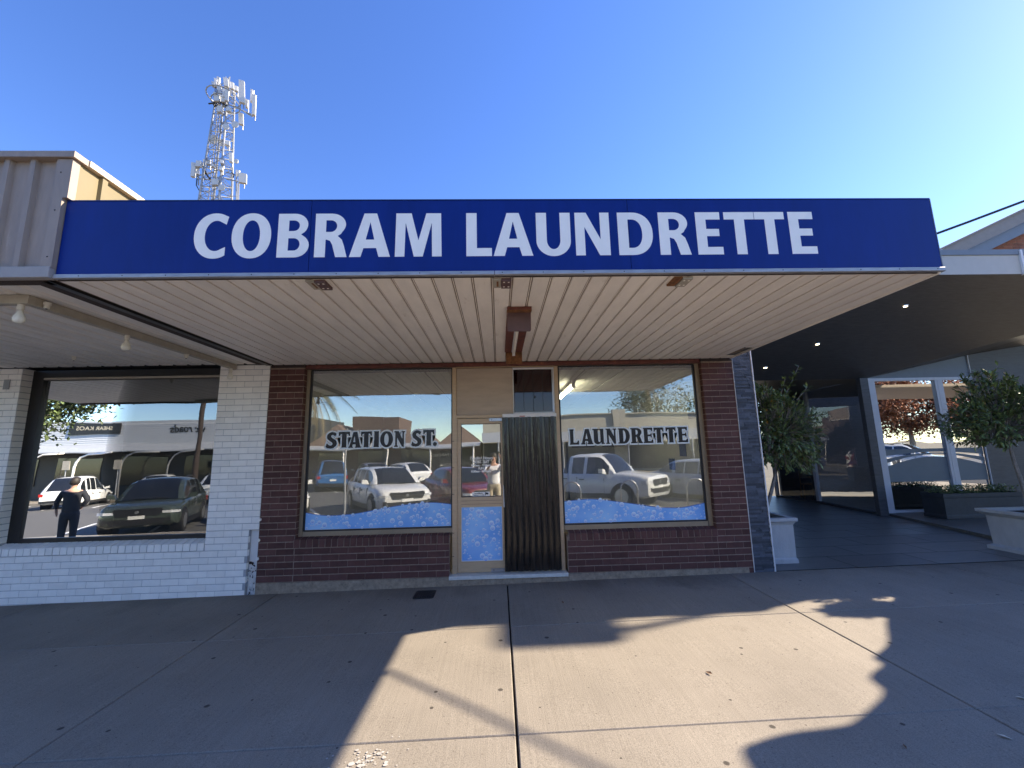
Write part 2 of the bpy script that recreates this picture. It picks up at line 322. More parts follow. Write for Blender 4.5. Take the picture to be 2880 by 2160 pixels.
def bubble_mat():
    """printed film: pale blue wash with bubbles of three sizes, each with a light rim"""
    m = bpy.data.materials.new('bubble print film'); m.use_nodes = True
    N = m.node_tree.nodes; L = m.node_tree.links; p = N['Principled BSDF']; p.inputs['Roughness'].default_value = 0.35
    tc = N.new('ShaderNodeNewGeometry'); mp = N.new('ShaderNodeMapping'); mp.inputs['Scale'].default_value = (1, 0, 1); L.new(tc.outputs['Position'], mp.inputs[0])
    sep = N.new('ShaderNodeSeparateXYZ'); L.new(mp.outputs[0], sep.inputs[0])
    nz = N.new('ShaderNodeTexNoise'); nz.inputs['Scale'].default_value = 2.2; L.new(mp.outputs[0], nz.inputs[0])
    r = N.new('ShaderNodeValToRGB'); r.color_ramp.elements[0].color = (0.17, 0.42, 0.88, 1); r.color_ramp.elements[1].color = (0.36, 0.64, 0.97, 1)
    r.color_ramp.elements[0].position = 0.35; r.color_ramp.elements[1].position = 0.66; L.new(nz.outputs[0], r.inputs[0]); col = r.outputs[0]
    L.new(col, p.inputs['Base Color']); return m
bubble_m = bubble_mat()
bub_ink = bpy.data.materials.new('bubble ink'); bub_ink.use_nodes = True; bub_ink.node_tree.nodes['Principled BSDF'].inputs['Roughness'].default_value = .35
_a = bub_ink.node_tree.nodes.new('ShaderNodeVertexColor'); _a.layer_name = 'ink'; bub_ink.node_tree.links.new(_a.outputs[0], bub_ink.node_tree.nodes['Principled BSDF'].inputs['Base Color'])
def bubbles(spots, y, parent, name='printed_bubbles'):
    """flat printed bubbles (x, z, r): light rim, body light above and deeper blue below"""
    v, f, c = [], [], []; n = 14
    for k, (x, z, r) in enumerate(spots):
        yy = y - .00004 * k; b = len(v); cols = lambda h: tuple(a + (bb - a) * (h * .5 + .5) for a, bb in zip((.13, .33, .82), (.80, .91, 1.0))) + (1,)
        v.append((x - r * .1, yy, z + r * .15)); c.append(cols(.1))
        for rr, lim in ((.55, 0), (.84, 0), (.85, 1), (1.0, 1)):
            for i in range(n):
                a = 6.2832 * i / n; v.append((x + r * rr * math.cos(a), yy, z + r * rr * math.sin(a))); c.append((.78, .91, 1, 1) if lim else cols(math.sin(a) * rr))
        for i in range(n):
            j = (i + 1) % n; f.append((b, b + 1 + i, b + 1 + j))
            for q in range(3): f.append((b + 1 + q * n + i, b + 1 + (q + 1) * n + i, b + 1 + (q + 1) * n + j, b + 1 + q * n + j))
    me = bpy.data.meshes.new(name); me.from_pydata(v, [], f); me.materials.append(bub_ink); at = me.color_attributes.new('ink', 'FLOAT_COLOR', 'POINT')
    at.data.foreach_set('color', [q for cc in c for q in cc]); o = link(name, me, parent); o['kind'] = 'stuff'; return o
def bubble_spots(r, x0, x1, z0, top, n):
    out = []; tries = 0
    while len(out) < n and tries < 6000:
        tries += 1; q = r.choice((.007, .010, .013, .017, .022, .028, .034)); x = r.uniform(x0 + q, x1 - q); zt = top(x); z = r.uniform(z0 + q * .4, zt - q * .2)
        if all((x - a) ** 2 + (z - b) ** 2 > ((q + d) * .9) ** 2 for a, b, d in out): out.append((x, z, q))
    return out

# ------------------------------------------------------------------ ground, road, footpath
g = MB(); Z = -0.45
g.quad((-1200, -1200, Z - 6), (1200, -1200, Z + 6), (1200, 1200, Z + 6), (-1200, 1200, Z - 6))
struct(obj('ground', g, earth))
KY = -0.62
g = MB(); g.quad((-90, -17.6, rz(-90)), (90, -17.6, rz(90)), (90, KY, rz(90)), (-90, KY, rz(-90)))
struct(obj('road', g, asphalt))
g = MB()
for k in range(-16, 14):        # angle parking bay lines along both kerbs
    x = k * 2.75 + 0.4
    a = Vector((x, KY - 0.25, rz(x) + 0.004)); d = Vector((-0.5, -0.87, 0)) * 4.9; w = Vector((0.05, -0.03, 0))
    d.z = 0.0105 * d.x
    g.quad(a - w, a + w, a + d + w, a + d - w)
    b = Vector((x - 4, -17.3, rz(x - 4) + 0.004)); d2 = Vector((0.5, 0.87, 0)) * 4.9; d2.z = 0.0105 * d2.x
    g.quad(b - w, b + w, b + d2 + w, b + d2 - w)
struct(obj('parking_bay_lines', g, paint_line))
# footpath: base sheet with the slabs laid on it, each slab an object of its own
g = MB(); g.quad((-40, KY, gz(-40, KY) - 0.03), (40, KY, gz(40, KY) - 0.03), (40, 7.2, gz(40, 7.2) - 0.03), (-40, 7.2, gz(-40, 7.2) - 0.03))
path = struct(obj('footpath', g, black_joint))
ys = [KY + 0.16, 1.36, 3.03, 4.70, 6.128]
xs = [0.083 + 3.06 * k for k in range(-6, 7)]
for i in range(len(xs) - 1):
    for j in range(len(ys) - 1):
        x0, x1, y0, y1 = xs[i] + 0.005, xs[i + 1] - 0.005, ys[j] + 0.003, ys[j + 1] - 0.003
        if abs(xs[i] - 0.083) < 0.01: x0 += 0.003
        if xs[i + 1] <= 0.09 and xs[i + 1] > 0: x1 -= 0.003
        b = 0.006; dz = rnd.uniform(-0.0012, 0.0012); s = MB()
        def P(x, y, z): return (x, y, gz(x, y) + z + dz)
        v = [P(x0 + b, y0 + b, 0), P(x1 - b, y0 + b, 0), P(x1 - b, y1 - b, 0), P(x0 + b, y1 - b, 0), P(x0, y0, -b), P(x1, y0, -b), P(x1, y1, -b), P(x0, y1, -b),
             P(x0, y0, -.03), P(x1, y0, -.03), P(x1, y1, -.03), P(x0, y1, -.03)]
        s.add(v, [(0, 1, 2, 3), (0, 4, 5, 1), (1, 5, 6, 2), (2, 6, 7, 3), (3, 7, 4, 0), (4, 8, 9, 5), (5, 9, 10, 6), (6, 10, 11, 7), (7, 11, 8, 4)])
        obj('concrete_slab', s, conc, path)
g = MB()
for x in range(-40, 40, 2):
    g.add([(x, KY - 0.05, rz(x)), (x + 1.99, KY - 0.05, rz(x + 2)), (x + 1.99, KY - 0.02, gz(x + 2, KY) - 0.01), (x, KY - 0.02, gz(x, KY) - 0.01), (x, KY + 0.15, gz(x, KY)), (x + 1.99, KY + 0.15, gz(x + 2, KY))],
          [(0, 1, 2, 3), (3, 2, 5, 4)])
struct(obj('kerb', g, kerb_m))
g = MB(); g.quad((-60, -24, rz(-60) + 0.15), (60, -24, rz(60) + 0.15), (60, -17.6, rz(60) + 0.15), (-60, -17.6, rz(-60) + 0.15)); g.quad((-60, -17.6, rz(-60)), (60, -17.6, rz(60)), (60, -17.6, rz(60) + 0.15), (-60, -17.6, rz(-60) + 0.15))
struct(obj('far_footpath', g, conc))
# cover plate of a meter pit, beside the plinth
t = thing('pit_cover', (-0.98, 5.81, gz(-0.98, 5.81)), 'small dark ribbed iron pit cover set in the footpath before the laundrette', 'pit cover')
g = MB(); cx, cyy = -0.98, 5.81; zz = gz(cx, cyy); pts = []
for (sx, sy) in ((1, 1), (-1, 1), (-1, -1), (1, -1)):
    a0 = {(1, 1): 0, (-1, 1): 90, (-1, -1): 180, (1, -1): 270}[(sx, sy)]
    for a in (0, 30, 60, 90): pts.append((cx + sx * 0.10 + 0.03 * math.cos(R(a0 + a)), cyy + sy * 0.125 + 0.03 * math.sin(R(a0 + a))))
g.prism(pts, zz - 0.006, zz + 0.006, 'z'); obj('rim', g, iron_m, t)
g = MB()
for k in range(7): g.box(cx - 0.098 + k * 0.0285, cx - 0.080 + k * 0.0285, cyy - 0.12, cyy + 0.12, zz + 0.005, zz + 0.011)
obj('ribs', g, iron_m, t)
# paint splash and fallen leaves
g = MB(); rp = random.Random(3)
for k in range(90):
    u = abs(rp.gauss(0, .09)); a = rp.gauss(.5, .9) + (math.pi if rp.random() < .25 else 0); x, y = -0.86 + u * math.cos(a) * 1.5, 2.86 + u * math.sin(a); q = rp.uniform(.002, .006) + .012 * rp.random() ** 4
    g.add([(x + q * rp.uniform(.7, 1.5) * math.cos(i * 1.047), y + q * rp.uniform(.7, 1.2) * math.sin(i * 1.047), gz(x, y) + .003) for i in range(6)], [(0, 1, 2, 3, 4, 5)])
stuff(tag(obj('paint_splash', g, M('dried paint', (.46, .43, .39), .9, var=.3, ns=30)), 'fine spatter of dried white paint at the bottom edge of the footpath', 'paint stain'))
dry = M('dry brown leaf', (0.17, 0.085, 0.04), 0.8, var=0.4, ns=40); pale = M('pale dry petal', (0.62, 0.55, 0.42), 0.8, var=0.2, ns=40)
me_leaf = None
spots = [(1.63, 3.62, dry), (2.35, 2.72, dry), (3.55, 3.1, pale), (3.0, 2.75, pale), (4.7, 3.9, pale), (0.72, 5.3, dry)]
for (x, y, m) in spots:
    s_ = rnd.uniform(0.018, 0.034); g = MB()
    g.add([(-s_, 0, 0.002), (0, -s_ * 0.5, 0.006), (s_, 0, 0.01), (0, s_ * 0.5, 0.012), (0, 0, 0.004)], [(0, 1, 4), (1, 2, 4), (2, 3, 4), (3, 0, 4)])
    o = link('fallen_leaf', g.mesh('fallen_leaf', m), None, (x, y, gz(x, y) + 0.002)); o.rotation_euler.z = rnd.uniform(0, 6)
    tag(o, 'tiny dry brown leaf lying on the footpath' if m is dry else 'tiny pale scrap of leaf lying on the footpath', 'leaf', 'brown leaves on the footpath' if m is dry else 'pale leaf scraps on the footpath')
# ------------------------------------------------------------------ bricks
BR = {}
def brick(parent, x0, x1, z0, z1, y0, mat, key, name='brick', jit=0.0015, depth=0.05):
    w, h = round(x1 - x0, 3), round(z1 - z0, 3); k = (key, w, h)
    if k not in BR: BR[k] = MB().cham(-w / 2, w / 2, 0, depth, -h / 2, h / 2, 0.003).mesh('brick', mat)
    o = bpy.data.objects.new(name, BR[k]); COL.objects.link(o); o.parent = parent
    o.location = ((x0 + x1) / 2, y0 + rnd.uniform(-jit, jit), (z0 + z1) / 2)
    o.rotation_euler = (rnd.uniform(-1, 1) * 0.004, 0, rnd.uniform(-1, 1) * 0.004)
    return o
def courses(parent, x0, x1, z0, z1, mat, key, y=6.13, off=0, pitch=0.24, ch=0.086, jm=0.011, jv=0.0045):
    """running bond between x0 and x1: bricks of 230 mm, cut at the ends"""
    r = 0; z = z0
    while z < z1 - 0.02:
        zt = min(z + ch - jm, z1); x = x0 - (pitch / 2 if (r + off) % 2 else 0)
        while x < x1 - 0.015:
            a, b = max(x, x0), min(x + pitch - jv, x1)
            if b - a > 0.03: brick(parent, a, b, z, zt, y, mat, key)
            x += pitch
        z += ch; r += 1

# ------------------------------------------------------------------ the laundrette
LB = thing('laundrette_shop', (0.1, 6.13, 0), 'brown brick laundrette shop with two big windows under a cream soffit', 'shop')
LB['_w'] = 1
YW, YG = 6.13, 6.25
ZB = 0.112                                        # underside of the first course
def mortar(name, x0, x1, z0, z1, mat, parent, y=YW, y1=6.40): return obj(name, MB().box(x0, x1, y + 0.004, y1, z0, z1), mat, parent)
pl = mortar('brick_pier', -3.29, -2.806, ZB - 0.006, 3.06, mortar_brown, LB)
courses(pl, -3.288, -2.806, ZB, 3.05, brick_brown, 'b')
# brick return beside the window
for k in range(34):
    z = ZB + k * 0.086
    o = link('brick', BR.setdefault(('ret',), MB().box(-0.002, 0.002, 0, 0.085, 0, 0.076).mesh('brick', brick_brown)), pl, (-2.8045, 6.136, z))
    o.location = (-2.8045, 6.136, z)
pr = mortar('brick_pier', 3.056, 3.526, 0.025, 3.06, mortar_brown, LB)
courses(pr, 3.056, 3.526, ZB - 0.086, 3.05, brick_brown, 'b', off=1)
for k in range(34):
    o = link('brick', BR[('ret',)], pr, (3.0545, 6.136, ZB + k * 0.086)); o.location = (3.0545, 6.136, ZB + k * 0.086)
ll = mortar('lower_wall', -2.806, -0.705, ZB - 0.006, 0.60, mortar_brown, LB)
courses(ll, -2.800, -0.705, ZB, ZB + 5 * 0.086 - 0.004, brick_brown, 'b', off=0)
lr = mortar('lower_wall', 0.93, 3.056, ZB - 0.006, 0.60, mortar_brown, LB)
courses(lr, 0.935, 3.050, ZB, ZB + 5 * 0.086 - 0.004, brick_brown, 'b', off=1)
def sill(parent, x0, x1, mat, zf0, zf1, zb, yb, y=6.13, proud=0.012, pitch=0.0815, name='sill_brick'):
    """row of bricks on edge, their tops falling to the street"""
    n = int((x1 - x0) / pitch); p = (x1 - x0) / n
    g = MB(); w = p - 0.012
    g.prism([(y - proud, zf0), (yb, zf0), (yb, zb), (y - proud + 0.004, zf1), (y - proud, zf1 - 0.004)], -w / 2, w / 2, 'x'); me = g.mesh('sill_brick', mat)
    for k in range(n):
        o = bpy.data.objects.new(name, me); COL.objects.link(o); o.parent = parent; o.location = (x0 + (k + 0.5) * p, rnd.uniform(-.002, .002), rnd.uniform(-.0015, .0015))
    obj('sill_bed', MB().prism([(y - proud + 0.006, zf0 - 0.006), (yb - .001, zf0 - 0.006), (yb - .001, zb - 0.006), (y - proud + 0.008, zf1 - 0.008)], x0 - 0.002, x1 + 0.002, 'x'), mortar_brown if mat is brick_brown else mortar_white, parent)
sill(ll, -2.815, -0.702, brick_brown, 0.547, 0.655, 0.676, 6.222)
sill(lr, 0.955, 3.058, brick_brown, 0.535, 0.632, 0.664, 6.222)
g = MB(); g.box(-3.285, -0.70, 6.115, 6.38, -0.12, ZB - 0.008); g.box(0.915, 3.45, 6.115, 6.38, -0.12, ZB - 0.008); g.box(-0.70, 0.915, 6.10, 6.38, -0.12, 0.074)
obj('concrete_footing', g, plinth_m, LB)
obj('door_step', MB().cham(-0.705, 0.918, 6.075, 6.46, 0.076, 0.124, 0.005), marble_m, LB)
# head trims above the windows
obj('head_flashing', MB().box(-2.80, 3.05, 6.16, 6.24, 3.035, 3.09), rust_m, LB)
obj('pier_cap', MB().box(-3.27, -2.80, 6.118, 6.2, 3.048, 3.092), dark_timber, LB); obj('pier_cap', MB().box(3.05, 3.525, 6.118, 6.2, 3.048, 3.092), dark_timber, LB)
# shop windows
def shop_window(x0, x1, z0, z1, parent, gmat, fm, gx0, gx1, gz0, gz1, y=6.235):
    g = MB()
    g.box(x0, gx0 - 0.024, y - .02, y + .05, z0, z1); g.box(gx1 + 0.024, x1, y - .02, y + .05, z0, z1)
    g.box(gx0 - 0.016, gx1 + 0.016, y - .018, y + .05, gz1 + 0.016, z1); g.box(gx0 - 0.016, gx1 + 0.016, y - .022, y + .05, z0, gz0 - 0.016)
    f = obj('window_frame', g, fm, parent)
    g = MB(); g.box(gx0 - .024, gx0, y - .004, y + .03, gz0, gz1); g.box(gx1, gx1 + .024, y - .004, y + .03, gz0, gz1); g.box(gx0 - .016, gx1 + .016, y - .005, y + .03, gz1, gz1 + .016); g.box(gx0 - .016, gx1 + .016, y - .005, y + .03, gz0 - .016, gz0)
    obj('gasket', g, alu_dark, f)
    obj('glass_pane', MB().quad((gx0 - .005, YG, gz0 - .005), (gx1 + .005, YG, gz0 - .005), (gx1 + .005, YG, gz1 + .005), (gx0 - .005, YG, gz1 + .005)), gmat, f)
    return f
shop_window(-2.80, -0.672, 0.674, 3.038, LB, G_SHOP, alu_win, -2.728, -0.690, 0.752, 3.018)
shop_window(0.9005, 3.055, 0.662, 3.038, LB, G_SHOP, alu_win, 0.926, 2.966, 0.742, 3.018)
# entrance: mullions, transom, board, louvres
E_ = obj('entrance_frame', MB().box(-0.672, -0.616, 6.205, 6.30, 0.124, 3.03).box(0.845, 0.900, 6.205, 6.30, 0.124, 3.03).box(-0.616, 0.845, 6.207, 6.298, 2.272, 2.312).box(-0.616, 0.845, 6.207, 6.298, 3.022, 3.037).box(-0.616, -0.604, 6.203, 6.30, 0.126, 2.272).box(0.055, 0.078, 6.215, 6.29, 0.126, 2.272), alu_m, LB)
g = MB()
for z in (0.35, 0.66, 1.19, 1.56, 1.935): g.box(-0.673, -0.645, 6.202, 6.21, z, z + 0.007)
obj('mullion_clip', g, alu_dark, E_)
obj('fanlight_board', MB().box(-0.612, 0.222, 6.232, 6.25, 2.315, 3.015), board_m, LB)
lv = obj('louvre_frame', MB().box(0.226, 0.236, 6.218, 6.262, 2.316, 3.018).box(0.832, 0.842, 6.218, 6.262, 2.316, 3.018).box(0.238, 0.83, 6.214, 6.25, 2.986, 3.012).box(0.238, 0.83, 6.214, 6.25, 2.318, 2.342), white_rail, LB)
for k in range(4):
    x = 0.240 + k * 0.142
    o = obj('louvre_blade', MB().box(x, x + 0.146, 6.228 + 0.0035 * (k % 2), 6.231 + 0.0035 * (k % 2), 2.343, 2.985), G_LOUV, lv)
for k in range(5): obj('blade_edge', MB().box(0.2395 + k * .142, 0.2445 + k * .142, 6.2225, 6.2275, 2.344, 2.984), dark_frame, lv)
obj('pale_end_strip', MB().box(0.808, 0.83, 6.22, 6.226, 2.345, 2.984), steel, lv)
obj('louvre_latch', MB().box(0.535, 0.56, 6.212, 6.227, 2.55, 2.585), dark_frame, lv)
obj('louvre_backing', MB().box(0.237, 0.835, 6.27, 6.275, 2.316, 3.016), M('maroon inner board', (0.13, 0.055, 0.055), 0.8, var=0.2), lv)
# door leaf
DR = obj('door', MB().box(-0.602, -0.548, 6.222, 6.265, 0.132, 2.262).box(0.031, 0.053, 6.222, 6.265, 0.132, 2.262).box(-0.548, 0.031, 6.223, 6.264, 2.188, 2.262).box(-0.548, 0.031, 6.223, 6.264, 1.010, 1.145).box(-0.548, 0.031, 6.223, 6.264, 0.132, 0.274), alu_m, LB)
obj('rail_groove', MB().box(-0.547, 0.030, 6.2215, 6.224, 1.045, 1.05).box(-0.547, 0.030, 6.2215, 6.224, 1.092, 1.098), groove_m, DR)
obj('glass_pane', MB().quad((-0.55, YG, 1.14), (0.033, YG, 1.14), (0.033, YG, 2.19), (-0.55, YG, 2.19)), glass('door glass', 0.40), DR)
obj('door_gasket', MB().box(-0.548, -0.541, 6.228, 6.25, 1.146, 2.187).box(0.024, 0.031, 6.228, 6.25, 1.146, 2.187).box(-0.541, 0.024, 6.228, 6.25, 1.145, 1.153).box(-0.541, 0.024, 6.228, 6.25, 2.18, 2.187), alu_dark, DR)
obj('kick_panel', MB().box(-0.548, 0.031, 6.243, 6.25, 0.274, 1.010), white_trim, DR)
obj('bubble_film', MB().quad((-0.540, 6.2415, 0.284), (0.024, 6.2415, 0.284), (0.024, 6.2415, 1.002), (-0.540, 6.2415, 1.002)), bubble_m, DR)
bubbles(bubble_spots(random.Random(5), -0.538, 0.022, .286, lambda x: 1.0, 95), 6.2405, DR)
for z in (2.236, 0.150):
    h = obj('pivot_hinge', MB().cham(-0.135, 0.052, 6.208, 6.225, z - 0.018, z + 0.03, 0.003), steel, DR)
    obj('screw', MB().box(-0.10, -0.094, 6.205, 6.21, z - .008, z + .02), alu_dark, h)
obj('door_pull', MB().box(0.055, 0.066, 6.18, 6.222, 1.0, 1.30), white_rail, DR)
# bubble film on the shop windows: printed sheet with a waved top edge
def smooth_line(p, n=6):
    out = []
    for i in range(len(p) - 1):
        p0, p1, p2, p3 = p[max(i - 1, 0)], p[i], p[i + 1], p[min(i + 2, len(p) - 1)]
        for k in range(n):
            t = k / n
            out.append(tuple(0.5 * (2 * p1[j] + (p2[j] - p0[j]) * t + (2 * p0[j] - 5 * p1[j] + 4 * p2[j] - p3[j]) * t * t + (3 * p1[j] - p0[j] - 3 * p2[j] + p3[j]) * t ** 3) for j in (0, 1)))
    return out + [p[-1]]
W1 = [(-2.727, 0.985), (-2.535, 0.949), (-2.343, 0.938), (-2.055, 0.953), (-1.767, 0.998), (-1.477, 1.042), (-1.185, 1.072), (-0.941, 1.078), (-0.691, 1.05)]
W2 = [(0.919, 1.045), (1.105, 1.059), (1.32, 1.067), (1.59, 1.037), (1.914, 0.988), (2.192, 0.941), (2.426, 0.917), (2.662, 0.919), (2.965, 0.97)]
edge_blue = M('deep blue print edge', (0.055, 0.13, 0.52), 0.35, var=0.1)
bubble_one = M('single bubble print', (0.30, 0.50, 0.90), 0.35, var=0.25, ns=22)
for W, z0, lab in ((W1, 0.757, 'blue bubble print film along the foot of the left laundrette window'), (W2, 0.747, 'blue bubble print film along the foot of the right laundrette window')):
    t = thing('bubble_film', (W[4][0], YG - .002, z0), lab, 'window film'); top = smooth_line(W)
    g = MB()
    for a, b in zip(top[:-1], top[1:]): g.quad((a[0], 6.246, z0), (b[0], 6.246, z0), (b[0], 6.246, b[1]), (a[0], 6.246, a[1]))
    obj('film_sheet', g, bubble_m, t)
    g = MB()
    for a, b in zip(top[:-1], top[1:]):
        c = 0.007 if W is W1 else 0.008
        g.quad((a[0], 6.2452, a[1]), (b[0], 6.2452, b[1]), (b[0], 6.2452, b[1] + c), (a[0], 6.2452, a[1] + c))
    obj('film_edge', g, edge_blue, t)
    rb = random.Random(21 if W is W1 else 22)
    def edge_z(x): return next(a[1] + (b[1] - a[1]) * (x - a[0]) / (b[0] - a[0]) for a, b in zip(top[:-1], top[1:]) if a[0] <= x <= b[0])
    bubbles(bubble_spots(rb, W[0][0], W[-1][0], z0, edge_z, 105) + [(q[0], q[1] + .004, r_) for q, r_ in ((top[rb.randrange(3, len(top) - 3)], rb.choice((.01, .014, .02, .027))) for _ in range(8))], 6.2449, t)
# canopy: cream metal planks with brown grooves between
CP = obj('canopy', MB().box(-3.285, 3.49, 3.06, 6.12, 3.104, 3.118).box(-3.28, 3.49, 3.06, 3.10, 3.118, 3.68).box(3.46, 3.49, 3.10, 7.0, 3.118, 3.69).box(-3.285, -3.25, 3.10, 7.0, 3.118, 3.69), groove_m, LB)
g = MB(); g.box(-3.25, 3.46, 3.10, 12.0, 3.40, 3.43); obj('roof', g, taupe, LB)
x = 0.431 - 0.1535 * 25; k = 0
while x < 3.50:
    a, b = max(x + 0.012, -3.285), min(x + 0.1415, 3.497)
    if b - a > 0.03:
        y1 = 6.12 if a < 3.21 else 5.475
        pm = MB().prism([(a, 3.0925), (a + 0.004, 3.0895), (b - 0.004, 3.0895), (b, 3.0925), (b, 3.1035), (a, 3.1035)], 3.065, y1, 'y')
        obj('soffit_plank', pm, plank_m, CP)
        obj('groove_bead', MB().box(b + 0.0085, b + 0.0155, 3.066, y1, 3.098, 3.1045), plank_m, CP) if b < 3.45 else None
        if a >= 3.21: obj('soffit_plank', MB().prism([(a, 3.0895), (b, 3.0895), (b, 3.1035), (a, 3.1035)], 5.98, 6.12, 'y'), plank_m, CP)
    x += 0.1535
obj('soffit_hole', MB().box(3.225, 3.49, 5.48, 5.975, 3.1015, 3.1032), dark_frame, CP)
g = MB()
for k in range(7):
    cx, cyy = 3.30 + rnd.uniform(-.03, .12), 5.56 + k * 0.055; n = 6
    g.add([(cx + rnd.uniform(.03, .07) * math.cos(i * 6.28 / n), cyy + rnd.uniform(.02, .05) * math.sin(i * 6.28 / n), 3.1005 - 0.0005 * k) for i in range(n)], [tuple(range(n))])
obj('torn_lining', g, plinth_m, CP)
obj('canopy_end_trim', MB().box(3.492, 3.512, 3.05, 6.9, 3.078, 3.108), plank_m, CP)
obj('canopy_end_sheet', MB().box(3.4905, 3.508, 3.062, 6.9, 3.109, 3.69), taupe, CP)
for (bx, m0) in ((-1.37, 0), (0.05, 0), (1.47, 1)):
    o = obj('bracket', MB().box(bx - 0.075, bx - 0.012, 3.085, 3.25, 3.074, 3.0885), (beam_m if not m0 else rusty), CP)
    p_ = obj('bracket_plate', MB().box(bx - 0.008, bx + 0.07, 3.088, 3.245, 3.066, 3.0885), maroon if not m0 else beam_m, o)
    obj('bracket_slots', MB().box(bx + .006, bx + .02, 3.11, 3.125, 3.0645, 3.067).box(bx + .042, bx + .056, 3.11, 3.125, 3.0645, 3.067).box(bx + .006, bx + .02, 3.2, 3.215, 3.0645, 3.067).box(bx + .042, bx + .056, 3.2, 3.215, 3.0645, 3.067), letter_m, p_)
    obj('bracket_rust', MB().box(bx - 0.045, bx - 0.03, 3.12, 3.22, 3.0725, 3.075), rusty, o)
# walls and rooms behind
g = MB(); g.box(-3.27, -3.20, 6.40, 12, 0, 3.39); g.box(3.44, 3.52, 6.41, 14.5, 0, 4.5); g.box(-3.2, 3.44, 11.9, 12, 0, 3.39)
obj('side_wall', g, wall_white, LB)
obj('floor', MB().box(-3.2, 3.44, 6.42, 11.9, 0.05, 0.10), floor_in, LB)
obj('ceiling_void', MB().box(-3.2, 3.44, 6.29, 11.9, 2.985, 3.03), grid_black, LB)
for i in range(-6, 7):
    for j in range(-1, 4):
        a, b = max(-3.19, 0.13 + 0.605 * (i - 0.02) + 0.0), min(3.43, 0.13 + 0.605 * (i + 0.98)); c, d = max(6.30, 7.11 + 1.2 * j + .012), 7.11 + 1.2 * (j + 1) - .012
        if b - a > .1: obj('ceiling_tile', MB().box(a + .016, b - .016, c, d, 2.97, 2.984), tile_white, LB)
